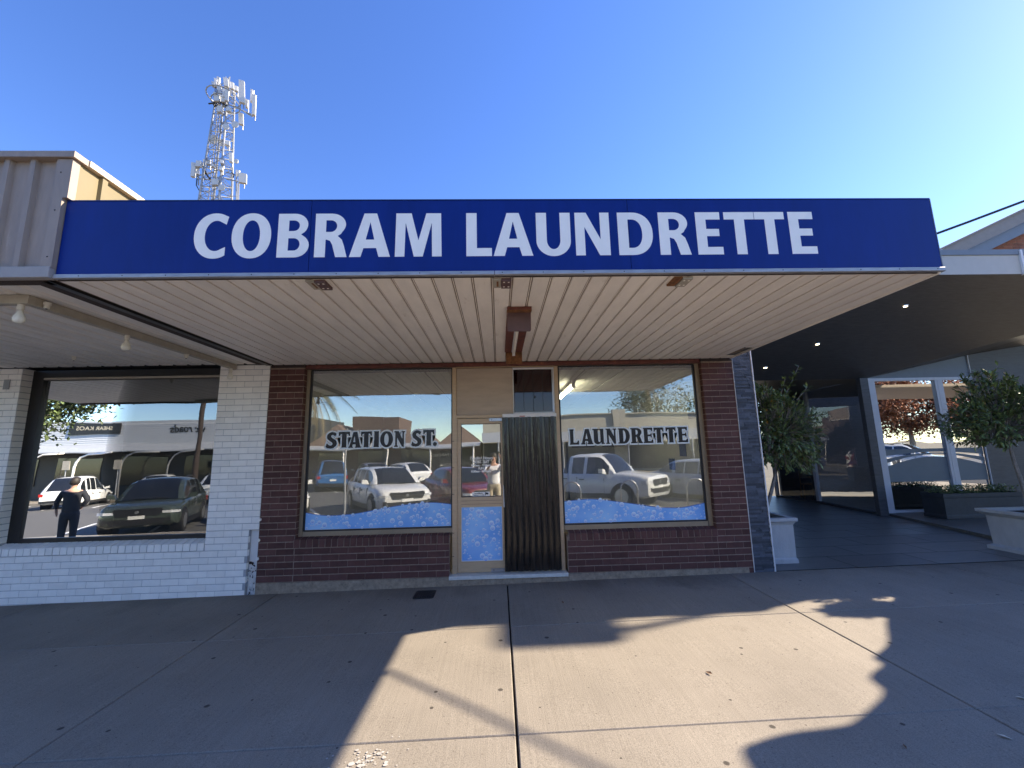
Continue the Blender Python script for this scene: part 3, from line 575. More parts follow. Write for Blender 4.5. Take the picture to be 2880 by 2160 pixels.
# ------------------------------------------------------------------ lettering: outlines drawn as 2D loops
def arc(cx, cz, rx, rz_, a0, a1, n=18, e=1.0):
    o = []
    for i in range(n + 1):
        t = R(a0 + (a1 - a0) * i / n); c, s = math.cos(t), math.sin(t)
        o.append((cx + rx * math.copysign(abs(c) ** e, c), cz + rz_ * math.copysign(abs(s) ** e, s)))
    return o
def ell(cx, cz, rx, rz_, n=40, e=1.0): return arc(cx, cz, rx, rz_, 0, 360, n, e)[:-1]
def sans(ch, w, h, s):
    """bold humanist capitals, w wide, h high, stem s"""
    b = 0.175 * h
    if ch == 'L': return [[(0, 0), (w, 0), (w, b * 1.05), (s, b * 1.05), (s, h), (0, h)]]
    if ch == 'E': return [[(0, 0), (w, 0), (w, b), (s, b), (s, 0.43 * h), (0.9 * w, 0.43 * h), (0.9 * w, 0.60 * h), (s, 0.60 * h), (s, h - b), (0.97 * w, h - b), (0.97 * w, h), (0, h)]]
    if ch == 'T': c = w / 2; return [[(c - s / 2, 0), (c + s / 2, 0), (c + s / 2, h - b), (w, h - b), (w, h), (0, h), (0, h - b), (c - s / 2, h - b)]]
    if ch == 'A': return [[(0, 0), (.28 * w, 0), (.345 * w, .2 * h), (.655 * w, .2 * h), (.72 * w, 0), (w, 0), (.655 * w, h), (.345 * w, h)], [(.395 * w, .395 * h), (.605 * w, .395 * h), (.5 * w, .80 * h)]]
    if ch == 'M': return [[(0, 0), (.205 * w, 0), (.22 * w, .78 * h), (.405 * w, 0), (.595 * w, 0), (.785 * w, .78 * h), (.795 * w, 0), (w, 0), (.985 * w, h), (.665 * w, h), (.5 * w, .37 * h), (.345 * w, h), (.015 * w, h)]]
    if ch == 'N': return [[(0, 0), (.275 * w, 0), (.275 * w, .66 * h), (.69 * w, 0), (w, 0), (w, h), (.73 * w, h), (.73 * w, .37 * h), (.33 * w, h), (0, h)]]
    if ch == 'U':
        r = w / 2; k = .34 * h
        return [arc(r, k, r, k + .012 * h, 180, 360, 24) + [(w, h), (w - s, h)] + arc(r, k + .02 * h, r - s, k * .62, 360, 180, 24)[0:] + [(s, h), (0, h)]]
    if ch == 'O': return [ell(w / 2, h / 2, w / 2, h / 2 * 1.03, 48, .93), ell(w / 2, h / 2, w / 2 - s * 1.02, h / 2 * .70, 44, .95)]
    if ch == 'C':
        cx = w * .62
        out = arc(cx, h / 2, cx, h / 2 * 1.03, 66, 294, 36, .95); inn = arc(cx + .03 * w, h / 2, cx - s * .98 + .03 * w, h / 2 * .69, 285, 75, 32, .97)
        return [[(w, .935 * h), (.99 * w, .985 * h)] [0:1] + out + [(.955 * w, .055 * h), (.955 * w, .245 * h)] + inn + [(.945 * w, .755 * h)]]
    if ch == 'D':
        return [[(0, 0), (.40 * w, 0)] + arc(.40 * w, h / 2, .60 * w, h / 2, -90, 90, 28, .9) + [(0, h)], [(s, b * .95), (.40 * w, b * .95)] + arc(.40 * w, h / 2, .60 * w - s * 1.02, h / 2 - b * .95, -90, 90, 24, .9) + [(s, h - b * .95)]]
    if ch == 'B':
        o = [(0, 0)] + arc(.55 * w, .27 * h, .45 * w, .27 * h, -90, 42, 14) + [(.74 * w, .525 * h)] + arc(.53 * w, .745 * h, .42 * w, .255 * h, -42, 90, 14) + [(0, h)]
        h1 = [(s, .155 * h), (.52 * w, .155 * h)] + arc(.52 * w, .295 * h, .19 * w, .14 * h, -90, 90, 12) + [(s, .435 * h)]
        h2 = [(s, .60 * h), (.50 * w, .60 * h)] + arc(.50 * w, .722 * h, .185 * w, .122 * h, -90, 90, 12) + [(s, .845 * h)]
        return [o, h1, h2]
    if ch == 'R':
        o = [(0, 0), (s, 0), (s, .40 * h), (.36 * w, .40 * h)] + [(.47 * w, .37 * h), (.54 * w, .28 * h), (.65 * w, 0), (w, 0), (.90 * w, .26 * h), (.83 * w, .40 * h), (.70 * w, .485 * h)] + [(.80 * w, .53 * h)] + arc(.50 * w, .745 * h, .44 * w, .255 * h, -38, 90, 14) + [(0, h)]
        return [o, [(s, .575 * h), (.48 * w, .575 * h)] + arc(.48 * w, .71 * h, .19 * w, .135 * h, -90, 90, 12) + [(s, .845 * h)]]
SIGN = thing('shop_sign', (0.14, 3.04, 3.09), 'long royal blue sign reading COBRAM LAUNDRETTE in bold white capitals', 'sign')
for (a, b) in ((-3.232, -1.4075), (-1.4045, 1.0425), (1.0455, 3.520)):
    obj('sign_panel', MB().cham(a, b, 3.04, 3.058, 3.122, 3.712, 0.0015), blue_m, SIGN)
tr = obj('bottom_trim', MB().cham(-3.236, -0.012, 3.022, 3.064, 3.090, 3.121, 0.003), alu_grey, SIGN)
tr2 = obj('bottom_trim', MB().cham(-0.008, 3.526, 3.022, 3.064, 3.090, 3.121, 0.003), alu_grey, SIGN)
obj('drip_edge', MB().box(-3.23, 3.52, 3.058, 3.068, 3.084, 3.0895), dark_timber, SIGN)
for k in range(22): obj('screw', MB().lathe([(0.004, 3.0205), (0.0055, 3.0235)], (-3.05 + k * 0.31, 0, 3.106), 6, 'y'), alu_dark, tr if k < 10 else tr2)
obj('top_trim', MB().box(-3.232, 3.522, 3.036, 3.075, 3.7125, 3.719), M('navy trim', (0.008, 0.02, 0.12), 0.4), SIGN)
obj('end_cap', MB().box(3.5205, 3.527, 3.038, 3.075, 3.122, 3.712), cap_grey, SIGN)
TXT = [('C', -2.267, -2.020), ('O', -1.989, -1.697), ('B', -1.648, -1.412), ('R', -1.369, -1.125), ('A', -1.108, -0.800), ('M', -0.764, -0.410), ('L', -0.222, -0.027), ('A', -0.014, 0.291),
       ('U', 0.318, 0.585), ('N', 0.622, 0.891), ('D', 0.957, 1.230), ('R', 1.281, 1.525), ('E', 1.578, 1.780), ('T', 1.807, 2.050), ('T', 2.054, 2.294), ('E', 2.327, 2.532)]
for ch, a, b in TXT:
    L_ = [[(a + p[0], 3.246 + p[1]) for p in l] for l in sans(ch, b - a, 0.356, 0.081)]
    o = obj('letter', poly_mesh(MB(), L_, 3.0385, 0.0012), letter_m, SIGN, fix=False); o['label'] = 'white capital letter ' + ch

def slab(ch, w, h):
    """heavy condensed capitals with small slab serifs"""
    s = .36 * w; q = .085 * h; e = .06 * w
    if ch == 'L': return [[(0, 0), (w, 0), (w, .26 * h), (w - .12 * w, .26 * h), (.78 * w, q * 1.6), (e + s, q * 1.6), (e + s, h - q), (2 * e + s, h - q), (2 * e + s, h), (0, h), (0, h - q), (e, h - q), (e, q), (0, q)]]
    if ch == 'T':
        c = w / 2; s = .42 * w
        return [[(c - s / 2 - .04 * w, 0), (c + s / 2 + .04 * w, 0), (c + s / 2, q), (c + s / 2, h - 1.6 * q), (.84 * w, h - 1.9 * q), (.9 * w, h - 3.2 * q), (w, h - 3.2 * q), (w, h), (0, h), (0, h - 3.2 * q), (.1 * w, h - 3.2 * q), (.16 * w, h - 1.9 * q), (c - s / 2, h - 1.6 * q), (c - s / 2, q)]]
    if ch == 'E': return [[(0, 0), (w, 0), (w, .24 * h), (.88 * w, .24 * h), (.78 * w, q * 1.5), (e + .4 * w, q * 1.5), (e + .4 * w, .44 * h), (.72 * w, .44 * h), (.78 * w, .36 * h), (.88 * w, .36 * h), (.88 * w, .64 * h), (.78 * w, .64 * h), (.72 * w, .56 * h), (e + .4 * w, .56 * h), (e + .4 * w, h - q * 1.5), (.76 * w, h - q * 1.5), (.86 * w, .78 * h), (.97 * w, .78 * h), (.97 * w, h), (0, h), (0, h - q), (e, h - q), (e, q), (0, q)]]
    if ch == 'A': return [[(0, 0), (.36 * w, 0), (.36 * w, q), (.31 * w, q), (.345 * w, .22 * h), (.56 * w, .22 * h), (.58 * w, q), (.52 * w, q), (.52 * w, 0), (w, 0), (w, q), (.95 * w, q), (.68 * w, h), (.36 * w, h), (.06 * w, q), (0, q)], [(.375 * w, .36 * h), (.545 * w, .36 * h), (.47 * w, .74 * h)]]
    if ch == 'N': return [[(0, 0), (.36 * w, 0), (.36 * w, q), (.27 * w, q), (.27 * w, .58 * h), (.74 * w, 0), (.92 * w, 0), (.92 * w, h - q), (w, h - q), (w, h), (.66 * w, h), (.66 * w, h - q), (.76 * w, h - q), (.76 * w, .50 * h), (.40 * w, h), (0, h), (0, h - q), (.09 * w, h - q), (.09 * w, q), (0, q)]]
    if ch == 'I': return [[(0, 0), (w, 0), (.93 * w, q), (.88 * w, h - q), (.95 * w, h), (.05 * w, h), (.12 * w, h - q), (.07 * w, q)]]
    if ch == 'O': return [ell(w / 2, h / 2, w / 2, h * .515, 40), ell(w / 2 - .01 * w, h / 2, w * .17, h * .36, 30)]
    if ch == 'U':
        return [[(0, h), (0, h - q), (.09 * w, h - q), (.09 * w, .26 * h)] + arc(.42 * w, .24 * h, .33 * w, .25 * h, 185, 275, 10) + [(.62 * w, .04 * h), (.70 * w, .12 * h), (.72 * w, 0), (w, 0), (w, q), (.93 * w, q), (.93 * w, h), (.56 * w, h), (.56 * w, h - q), (.64 * w, h - q), (.64 * w, .24 * h)] + arc(.55 * w, .22 * h, .09 * w, .08 * h, 0, -180, 8)[1:] + [(.45 * w, h - q), (.53 * w, h - q), (.53 * w, h)]]
    if ch == 'D': return [[(0, 0), (.5 * w, 0)] + arc(.5 * w, h / 2, .5 * w, h / 2, -90, 90, 24) + [(0, h), (0, h - q), (.09 * w, h - q), (.09 * w, q), (0, q)], [(.44 * w, .13 * h), (.5 * w, .14 * h)] + arc(.46 * w, h / 2, .19 * w, .37 * h, -80, 80, 16) + [(.44 * w, .87 * h)]]
    if ch == 'R': return [[(0, 0), (.52 * w, 0), (.52 * w, q), (.44 * w, q), (.44 * w, .42 * h), (.5 * w, .42 * h), (.68 * w, 0), (w, 0), (w, q), (.94 * w, q), (.78 * w, .46 * h)] + arc(.52 * w, .73 * h, .42 * w, .27 * h, -40, 90, 14) + [(0, h), (0, h - q), (.09 * w, h - q), (.09 * w, q), (0, q)], [(.44 * w, .56 * h), (.5 * w, .56 * h)] + arc(.47 * w, .725 * h, .15 * w, .16 * h, -80, 80, 10) + [(.44 * w, .88 * h)]]
    if ch == 'S':
        o = [(.02 * w, .03 * h)] + arc(.50 * w, .28 * h, .48 * w, .30 * h, 235, 395, 14) + arc(.62 * w, .62 * h, .26 * w, .10 * h, 225, 160, 5)
        o = [(0, .10 * h), (.14 * w, .02 * h), (.42 * w, -.02 * h), (.70 * w, .02 * h), (.92 * w, .14 * h), (w, .30 * h), (.95 * w, .45 * h), (.78 * w, .56 * h), (.56 * w, .66 * h), (.46 * w, .74 * h), (.50 * w, .82 * h), (.62 * w, .84 * h), (.76 * w, .78 * h), (.84 * w, .72 * h), (.95 * w, .92 * h),
             (.78 * w, 1.0 * h), (.55 * w, 1.03 * h), (.30 * w, .98 * h), (.13 * w, .86 * h), (.09 * w, .72 * h), (.16 * w, .57 * h), (.36 * w, .46 * h), (.56 * w, .36 * h), (.62 * w, .27 * h), (.54 * w, .19 * h), (.40 * w, .17 * h), (.22 * w, .24 * h), (.11 * w, .32 * h)]
        return [o]
    if ch == '.': return [ell(w / 2, w / 2, w / 2, w / 2, 20)]
def window_words(name, label, letters, z0, h, y):
    t = thing(name, (letters[0][1], y, z0), label, 'lettering')
    for i, (ch, a, b, dz) in enumerate(letters):
        hh = h if ch != '.' else (b - a)
        L_ = [[(a + p[0], z0 + dz + p[1]) for p in l] for l in slab(ch, b - a, hh)]
        o = obj('letter', poly_mesh(MB(), L_, y - .0012), letter_black, t, fix=False); o['label'] = 'black slab letter ' + ch if ch != '.' else 'black full stop'
        out = [offset_loop(L_[0], 0.021)]
        obj('letter_outline', poly_mesh(MB(), out, y - .0004 - .0003 * (i % 2)), letter_edge, o, fix=False)
        # inner counters are pale too: the outline sheet shows through the holes
    return t
k1 = 1.60 / (2035 - 195); X1 = lambda p: -2.498 + (p - 195) * k1
window_words('window_lettering', 'black letters STATION ST. with pale outline on the left laundrette window', [('S', X1(195), X1(382), 0), ('T', X1(405), X1(592), .006), ('A', X1(572), X1(778), 0), ('T', X1(772), X1(952), .004), ('I', X1(982), X1(1078), .004), ('O', X1(1090), X1(1305), 0), ('N', X1(1325), X1(1500), 0), ('S', X1(1605), X1(1780), 0), ('T', X1(1805), X1(1990), .008), ('.', X1(1966), X1(2035), 0)], 1.878, 0.228, 6.246)
k2 = 1.765 / (2080 - 118); X2 = lambda p: 1.043 + (p - 118) * k2
window_words('window_lettering', 'black letters LAUNDRETTE with pale outline on the right laundrette window', [('L', X2(118), X2(272), 0), ('A', X2(305), X2(505), 0), ('U', X2(500), X2(695), 0), ('N', X2(718), X2(895), 0), ('D', X2(920), X2(1115), 0), ('R', X2(1128), X2(1325), 0), ('E', X2(1340), X2(1500), 0), ('T', X2(1515), X2(1680), 0), ('T', X2(1718), X2(1885), 0), ('E', X2(1915), X2(2080), 0)], 1.853, 0.225, 6.246)
def text(name, s, x, z, size, mat, parent, y, align='LEFT', shear=0.0, bold=0.0, mirror=False, rot=None, spacing=1.0):
    c = bpy.data.curves.new(name, 'FONT'); c.body = s; c.size = size; c.align_x = align; c.shear = shear; c.offset = bold; c.space_character = spacing; c.resolution_u = 3
    tmp = bpy.data.objects.new('tmp', c); COL.objects.link(tmp)
    me = bpy.data.meshes.new_from_object(tmp.evaluated_get(bpy.context.evaluated_depsgraph_get())); bpy.data.objects.remove(tmp); me.materials.clear(); me.materials.append(mat)
    ang = math.pi if mirror else 0
    me.transform(Matrix.Translation((x, y, z)) @ Matrix.Rotation(ang, 4, 'Z') @ Matrix.Rotation(R(90), 4, 'X'))
    return link(name, me, parent)
TH = thing('trading_hours_lettering', (-0.26, 6.247, 1.5), 'small white trading hours lettering on the laundrette door glass', 'lettering')
text('line_of_text', 'Trading Hours', -0.262, 1.672, 0.058, letter_m, TH, 6.2465, 'CENTER', 0.35, 0.0014)
obj('underline', MB().box(-0.412, -0.115, 6.246, 6.247, 1.657, 1.661), letter_m, TH)
text('line_of_text', 'MON - SAT', -0.262, 1.618, 0.048, letter_m, TH, 6.2465, 'CENTER', 0, 0.0022)
text('line_of_text', '8.00am - 9.00pm', -0.262, 1.574, 0.042, letter_m, TH, 6.2465, 'CENTER', 0, 0.0018)
text('line_of_text', 'SUN', -0.262, 1.532, 0.044, letter_m, TH, 6.2465, 'CENTER', 0, 0.0018)
text('line_of_text', '8.00am - 8.00pm', -0.262, 1.489, 0.042, letter_m, TH, 6.2465, 'CENTER', 0, 0.0018)
NS = thing('surveillance_notice', (-0.268, 6.247, 1.15), 'small white surveillance camera notice at the foot of the door glass', 'notice')
obj('sheet', MB().box(-0.394, -0.141, 6.2462, 6.2475, 1.150, 1.212), letter_m, NS)
text('line_of_text', 'Surveillance', -0.30, 1.187, 0.026, letter_black, NS, 6.2455, 'CENTER', 0, 0.0006)
text('line_of_text', 'Camera in Use', -0.30, 1.163, 0.026, letter_black, NS, 6.2455, 'CENTER', 0, 0.0006)
g = MB(); poly_mesh(g, [[(-0.212, 1.198), (-0.205, 1.206), (-0.165, 1.196), (-0.155, 1.184), (-0.165, 1.172), (-0.190, 1.180), (-0.198, 1.165), (-0.212, 1.160), (-0.212, 1.170), (-0.203, 1.176), (-0.204, 1.188)]], 6.2455); obj('camera_symbol', g, letter_black, NS, fix=False)

# ------------------------------------------------------------------ strip curtain in the doorway
SCN = thing('strip_curtain', (0.46, 6.20, 0.13), 'smoky dark plastic strip curtain hanging in the laundrette doorway', 'curtain')
obj('header_rail', MB().cham(0.060, 0.852, 6.166, 6.205, 2.268, 2.318, 0.003), white_rail, SCN)
obj('rail_sticker', MB().box(0.31, 0.39, 6.164, 6.1665, 2.274, 2.286), M('red sticker', (0.45, 0.08, 0.05), 0.5), SCN)
n = 9; pw = 0.775 / n
for k in range(n):
    g = MB(); xa = 0.066 + k * pw; cols = 7; zs = [0.14 + i * 0.142 for i in range(16)]; yb = 6.192 if k % 2 else 6.184
    ph = rnd.uniform(0, 6); am = rnd.uniform(0.004, 0.009)
    for z in zs:
        for i in range(cols):
            u = i / (cols - 1); w_ = pw * 1.16
            g.v.append((xa + u * w_ - 0.008 + 0.0018 * math.sin(z * 2 + ph), yb - 0.024 * math.sin(u * math.pi) + am * .5 * math.sin(z * 2.6 + ph + u), z))
    for r in range(len(zs) - 1):
        for i in range(cols - 1): g.f.append((r * cols + i, r * cols + i + 1, (r + 1) * cols + i + 1, (r + 1) * cols + i)); g.mi.append(0)
    obj('plastic_strip', g, curtain_m, SCN, smooth=True, fix=False)
obj('curtain_backing', MB().box(0.08, 0.842, 6.225, 6.23, 0.13, 2.27), dark_frame, SCN)
# ------------------------------------------------------------------ light fitting under the canopy
LF = thing('canopy_light', (0.215, 4.6, 3.09), 'rusty maroon batten light with two hanging end plates under the cream soffit', 'light')
obj('back_tray', MB().box(0.100, 0.325, 3.735, 5.42, 3.060, 3.0885), rust_m, LF)
obj('end_plate', MB().prism([(0.100, 3.088), (0.100, 2.885), (0.108, 2.872), (0.312, 2.872), (0.320, 2.885), (0.322, 3.088)], 3.80, 3.812, 'y'), maroon, LF)
obj('end_plate_lip', MB().box(0.096, 0.326, 3.742, 3.80, 3.052, 3.0595), rusty, LF)
obj('end_plate', MB().prism([(0.112, 3.088), (0.114, 2.905), (0.325, 2.905), (0.327, 3.088)], 5.425, 5.437, 'y'), rusty, LF)
obj('fluorescent_tube', MB().lathe([(0.018, 3.83), (0.018, 5.36)], (0.214, 0, 3.028), 12, 'y'), letter_m, LF, smooth=True, ang=40)
obj('tube_holder', MB().box(0.196, 0.232, 3.815, 3.84, 3.0, 3.06), white_rail, LF); obj('tube_holder', MB().box(0.196, 0.232, 5.35, 5.375, 3.0, 3.06), white_rail, LF)
obj('tube_spine', MB().box(0.188, 0.203, 3.84, 5.35, 3.045, 3.0595), white_rail, LF)
# ------------------------------------------------------------------ inside the laundrette
t = thing('ceiling_light', (1.30, 8.0, 2.83), 'lit yellowish fluorescent batten on the laundrette ceiling, seen through the right window', 'light')
obj('batten', MB().box(1.265, 1.335, 7.12, 8.86, 2.905, 2.969), wall_white, t); obj('lit_tube', MB().lathe([(0.026, 7.2), (0.026, 8.8)], (1.30, 0, 2.868), 10, 'y'), tube_lit, t, smooth=True, ang=40)
obj('end_cap', MB().box(1.27, 1.33, 7.13, 7.195, 2.835, 2.904), wall_white, t); obj('end_cap', MB().box(1.27, 1.33, 8.805, 8.85, 2.835, 2.904), wall_white, t)
drum = M('dark drum glass', (0.01, 0.011, 0.012), 0.12, var=0.2); machine = M('grey machine front', (0.36, 0.37, 0.36), 0.4, metal=0.2, var=0.06)
def dryer(x, lab):
    t = thing('tumble_dryer', (x, 11.45, 0.1), lab, 'dryer', 'dryers along the back wall')
    obj('cabinet', MB().box(x - .40, x + .40, 11.1, 11.85, 0.10, 2.05), machine, t)
    d = obj('round_door', MB().lathe([(.30, 11.07), (.30, 11.1), (.24, 11.05), (.30, 11.04)], (x, 0, 1.45), 24, 'y'), steel, t); obj('door_glass', MB().lathe([(.235, 11.055), (.2, 11.045)], (x, 0, 1.45), 20, 'y'), drum, d)
    obj('coin_panel', MB().box(x - .3, x + .3, 11.085, 11.099, 1.85, 1.99), drum, t)
for i, x in enumerate((1.35, 2.2, 3.0)): dryer(x, ['grey tumble dryer nearest the fluorescent light inside the laundrette', 'grey tumble dryer in the middle of the three inside', 'grey tumble dryer nearest the right pier inside the laundrette'][i])
t = thing('security_camera', (-3.0, 7.6, 2.62), 'white dome camera on the inside left wall, seen through the left window', 'camera')
obj('arm', MB().tube([(-3.2, 7.6, 2.70), (-3.08, 7.6, 2.70), (-3.0, 7.58, 2.67)], 0.022, 8), wall_white, t, smooth=True, ang=40); obj('dome', MB().lathe([(.02, 2.60), (.055, 2.615), (.07, 2.65), (.06, 2.69), (.03, 2.70)], (-2.97, 7.57, 0), 14, 'z'), wall_white, t, smooth=True, ang=50)
for i, (y, z, h, m, lab) in enumerate([(7.3, 1.72, .22, paper_m, 'white printed notice high on the inner right wall of the laundrette'), (7.75, 1.62, .26, blue_paper, 'dark blue poster on the inner right wall of the laundrette'), (8.3, 1.35, .22, blue_paper, 'small blue poster low on the inner right wall, furthest in'), (7.25, 2.28, .3, letter_black, 'black sign high on the inner right wall of the laundrette')]):
    o = obj('wall_notice', MB().box(3.425, 3.432, y, y + .28, z, z + h), m); tag(o, lab, 'notice')
t = thing('folding_table', (-1.7, 9.2, 0.1), 'pale folding table inside the laundrette behind the left window', 'table')
obj('table_top', MB().box(-2.6, -0.9, 8.9, 9.6, .86, .90), wall_white, t)
for (x, y) in ((-2.5, 9.0), (-1.0, 9.0), (-2.5, 9.5), (-1.0, 9.5)): obj('leg', MB().box(x - .02, x + .02, y - .02, y + .02, .1, .859), steel, t)
# ------------------------------------------------------------------ white brick shop on the left
WS = thing('white_brick_shop', (-6.0, 6.13, 0), 'white painted brick shop with one dark window left of the laundrette', 'shop')
wp = mortar('brick_pier', -4.003, -3.30, 0.795, 3.10, mortar_white, WS)
courses(wp, -4.003, -3.298, 0.80, 3.095, brick_white, 'w', jm=.007)
wl_ = mortar('lower_wall', -9.0, -3.43, -0.2, 0.53, mortar_white, WS)
courses(wl_, -7.9, -3.43, -0.145, 0.541, brick_white, 'w', off=1, jm=.007)
wp2 = mortar('brick_pier', -4.003, -3.43, 0.53, 0.79, mortar_white, WS)
courses(wp2, -4.003, -3.43, 0.542, 0.795, brick_white, 'w', off=0, jm=.007)
sill(wl_, -7.4, -4.005, brick_white, 0.547, 0.640, 0.69, 6.29, proud=0.006, pitch=0.092)
wq = mortar('brick_pier', -7.9, -6.76, 0.55, 3.10, mortar_white, WS)
courses(wq, -7.9, -6.762, 0.70, 3.095, brick_white, 'w', jm=.007)
retm = MB().box(-0.002, 0.002, 0, 0.16, 0, 0.076).mesh('brick', brick_white)
for k in range(28):
    o = link('brick', retm, wq, (-6.7605, 6.137, 0.70 + k * 0.086))
v_ = obj('wall_vent', MB().box(-6.98, -6.90, 6.118, 6.128, 2.80, 2.94), galv, WS)
# broken strip between the two shops
obj('gap_wall', MB().box(-3.43, -3.292, 6.20, 6.40, -0.2, 3.09), brick_white, WS)
g = MB()
for k in range(60):
    x, z = rnd.uniform(-3.42, -3.30), rnd.uniform(-0.03, 0.30); s_ = rnd.uniform(.015, .04)
    g.add([(x + s_ * rnd.uniform(-1, 1), 6.20 - rnd.uniform(0, .03), z + s_ * rnd.uniform(-1, 1)) for _ in range(4)], [(0, 1, 2), (0, 2, 3), (0, 3, 1), (1, 3, 2)])
stuff(obj('broken_render', g, brick_white, WS))
g = MB()
for k in range(30):
    x, z = rnd.uniform(-3.42, -3.30), rnd.uniform(-0.04, 0.36); s_ = rnd.uniform(.012, .032)
    g.add([(x + s_ * rnd.uniform(-1, 1), 6.197 - rnd.uniform(0, .012), z + s_ * rnd.uniform(-1, 1)) for _ in range(4)], [(0, 1, 2), (0, 2, 3), (0, 3, 1), (1, 3, 2)])
stuff(obj('missing_render', g, dark_timber, WS))
for z in (0.93, 0.66, 0.42): obj('pipe_clip', MB().lathe([(.018, 6.10), (.022, 6.12), (.008, 6.135)], (-3.283, 0, z), 8, 'y'), brick_white, WS)
obj('joint_strip', MB().box(-3.297, -3.289, 6.14, 6.16, 0.1, 3.08), dark_timber, WS)
g = MB(); g.box(-6.76, -6.60, 6.275, 6.32, 0.66, 3.09); g.box(-6.60, -4.003, 6.275, 6.32, 2.995, 3.09); g.box(-6.60, -4.003, 6.27, 6.32, 0.66, 0.742)
wf = obj('window_frame', g, dark_frame, WS)
obj('head_bead', MB().box(-6.60, -4.0, 6.272, 6.30, 2.955, 2.985), beam_m, wf)
gp = MB().quad((-6.61, 6.30, 0.73), (-3.95, 6.30, 0.73), (-3.95, 6.325, 2.997), (-6.61, 6.325, 2.997))
obj('glass_pane', gp, G_LEFT, wf)
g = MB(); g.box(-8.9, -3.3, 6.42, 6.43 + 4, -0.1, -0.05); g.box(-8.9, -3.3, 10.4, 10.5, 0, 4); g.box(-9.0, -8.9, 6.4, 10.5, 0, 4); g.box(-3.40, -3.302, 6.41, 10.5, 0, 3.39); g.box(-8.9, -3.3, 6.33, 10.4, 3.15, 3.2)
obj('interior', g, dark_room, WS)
# its canopy: ribbed steel front, ribbed soffit
cf = MB(); x = -9.2; prof = []
while x < -3.31:
    prof += [(x, 3.046), (x + 0.135, 3.046), (x + 0.142, 3.014), (x + 0.180, 3.014)]; x += 0.191
n0 = len(prof)
cf.add([(p[0], p[1], 3.17) for p in prof] + [(p[0], p[1], 4.046) for p in prof], [(i, i + 1, i + 1 + n0, i + n0) for i in range(n0 - 1)])
CW = obj('canopy_front', cf, taupe, WS, fix=False)
obj('corner_flashing', MB().box(-3.312, -3.2365, 3.006, 3.06, 3.165, 3.722).box(-3.312, -3.200, 3.006, 3.064, 3.722, 4.04), taupe, CW)
for z in (3.25, 3.62, 3.93): obj('rivet', MB().lathe([(.004, 3.002), (.006, 3.0065)], (-3.275, 0, z), 6, 'y'), alu_dark, CW)
obj('top_capping', MB().prism([(-9.2, 4.046), (-3.175, 4.046), (-3.175, 4.095), (-9.2, 4.09)], 2.985, 3.10, 'y'), taupe, CW)
obj('bottom_strip', MB().cham(-9.2, -3.240, 2.998, 3.055, 3.088, 3.172, .003), M('pale taupe strip', (0.33, 0.30, 0.275), 0.5, var=0.1), CW)
sw = MB(); prof = []; y = 3.062
while y < 8:
    prof += [(y, -3.205), (y + 0.16, -3.205), (y + 0.17, -3.18), (y + 0.215, -3.18), (y + .225, -3.205)]; y += 0.30
n0 = len(prof); sw.add([(p[1], p[0], 3.10) for p in prof] + [(p[1], p[0], 4.05) for p in prof], [(i, i + 1, i + 1 + n0, i + n0) for i in range(n0 - 1)])
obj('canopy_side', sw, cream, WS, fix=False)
obj('side_capping', MB().box(-3.235, -3.165, 3.101, 8.0, 4.047, 4.096), M('pale side capping', (0.50, 0.43, 0.33), 0.5, var=0.05), WS)
obj('canopy_roof', MB().box(-9.2, -3.24, 3.10, 10.5, 4.0, 4.03), taupe, WS)
sm = MB(); prof = []; x = -9.2
while x < -3.47:
    prof += [(x, 3.108), (x + .125, 3.108), (x + .145, 3.142), (x + .165, 3.142), (x + .185, 3.108)]
    x += 0.20
prof = [p for p in prof if p[0] <= -3.45]
n0 = len(prof); sm.add([(p[0], 3.06, p[1]) for p in prof] + [(p[0], 6.12, p[1]) for p in prof], [(i, i + n0, i + n0 + 1, i + 1) for i in range(n0 - 1)])
SF = obj('ribbed_soffit', sm, left_soffit, WS, fix=False)
obj('edge_timber', MB().box(-3.46, -3.30, 3.06, 6.12, 3.094, 3.13), dark_timber, SF); obj('edge_lip', MB().box(-3.345, -3.288, 3.06, 6.12, 3.082, 3.0935), dark_frame, SF)
obj('front_timber', MB().box(-9.2, -3.30, 3.056, 3.13, 3.082, 3.105), dark_timber, SF)
# lamp rail with its bare bulbs
LRL = thing('lamp_rail', (-3.8, 4.8, 3.03), 'putty coloured lamp rail fixed under the soffit of the white shop', 'lamp rail')
obj('long_rail', MB().box(-3.825, -3.765, 3.43, 6.118, 3.032, 3.103), beam_m, LRL); obj('front_rail', MB().box(-6.5, -3.765, 3.37, 3.428, 3.032, 3.103), beam_m, LRL)
def bulb(x, y, z, lab):
    t = thing('light_bulb', (x, y, z - .17), lab, 'light bulb', 'bare bulbs under the white shop soffit')
    obj('holder', MB().lathe([(.010, z), (.022, z - .002), (.024, z - .045), (.020, z - .05)], (x, y, 0), 12), socket_m, t, smooth=True, ang=40)
    obj('glass_globe', MB().lathe([(.016, z - .05), (.020, z - .07), (.036, z - .105), (.040, z - .125), (.034, z - .148), (.016, z - .16)], (x, y, 0), 14), bulb_m, t, smooth=True)
bulb(-3.845, 3.40, 3.035, 'frosted bulb at the front corner of the lamp rail'); bulb(-3.785, 4.32, 3.035, 'frosted bulb halfway along the lamp rail'); bulb(-3.80, 6.04, 3.035, 'frosted bulb at the wall end of the lamp rail')
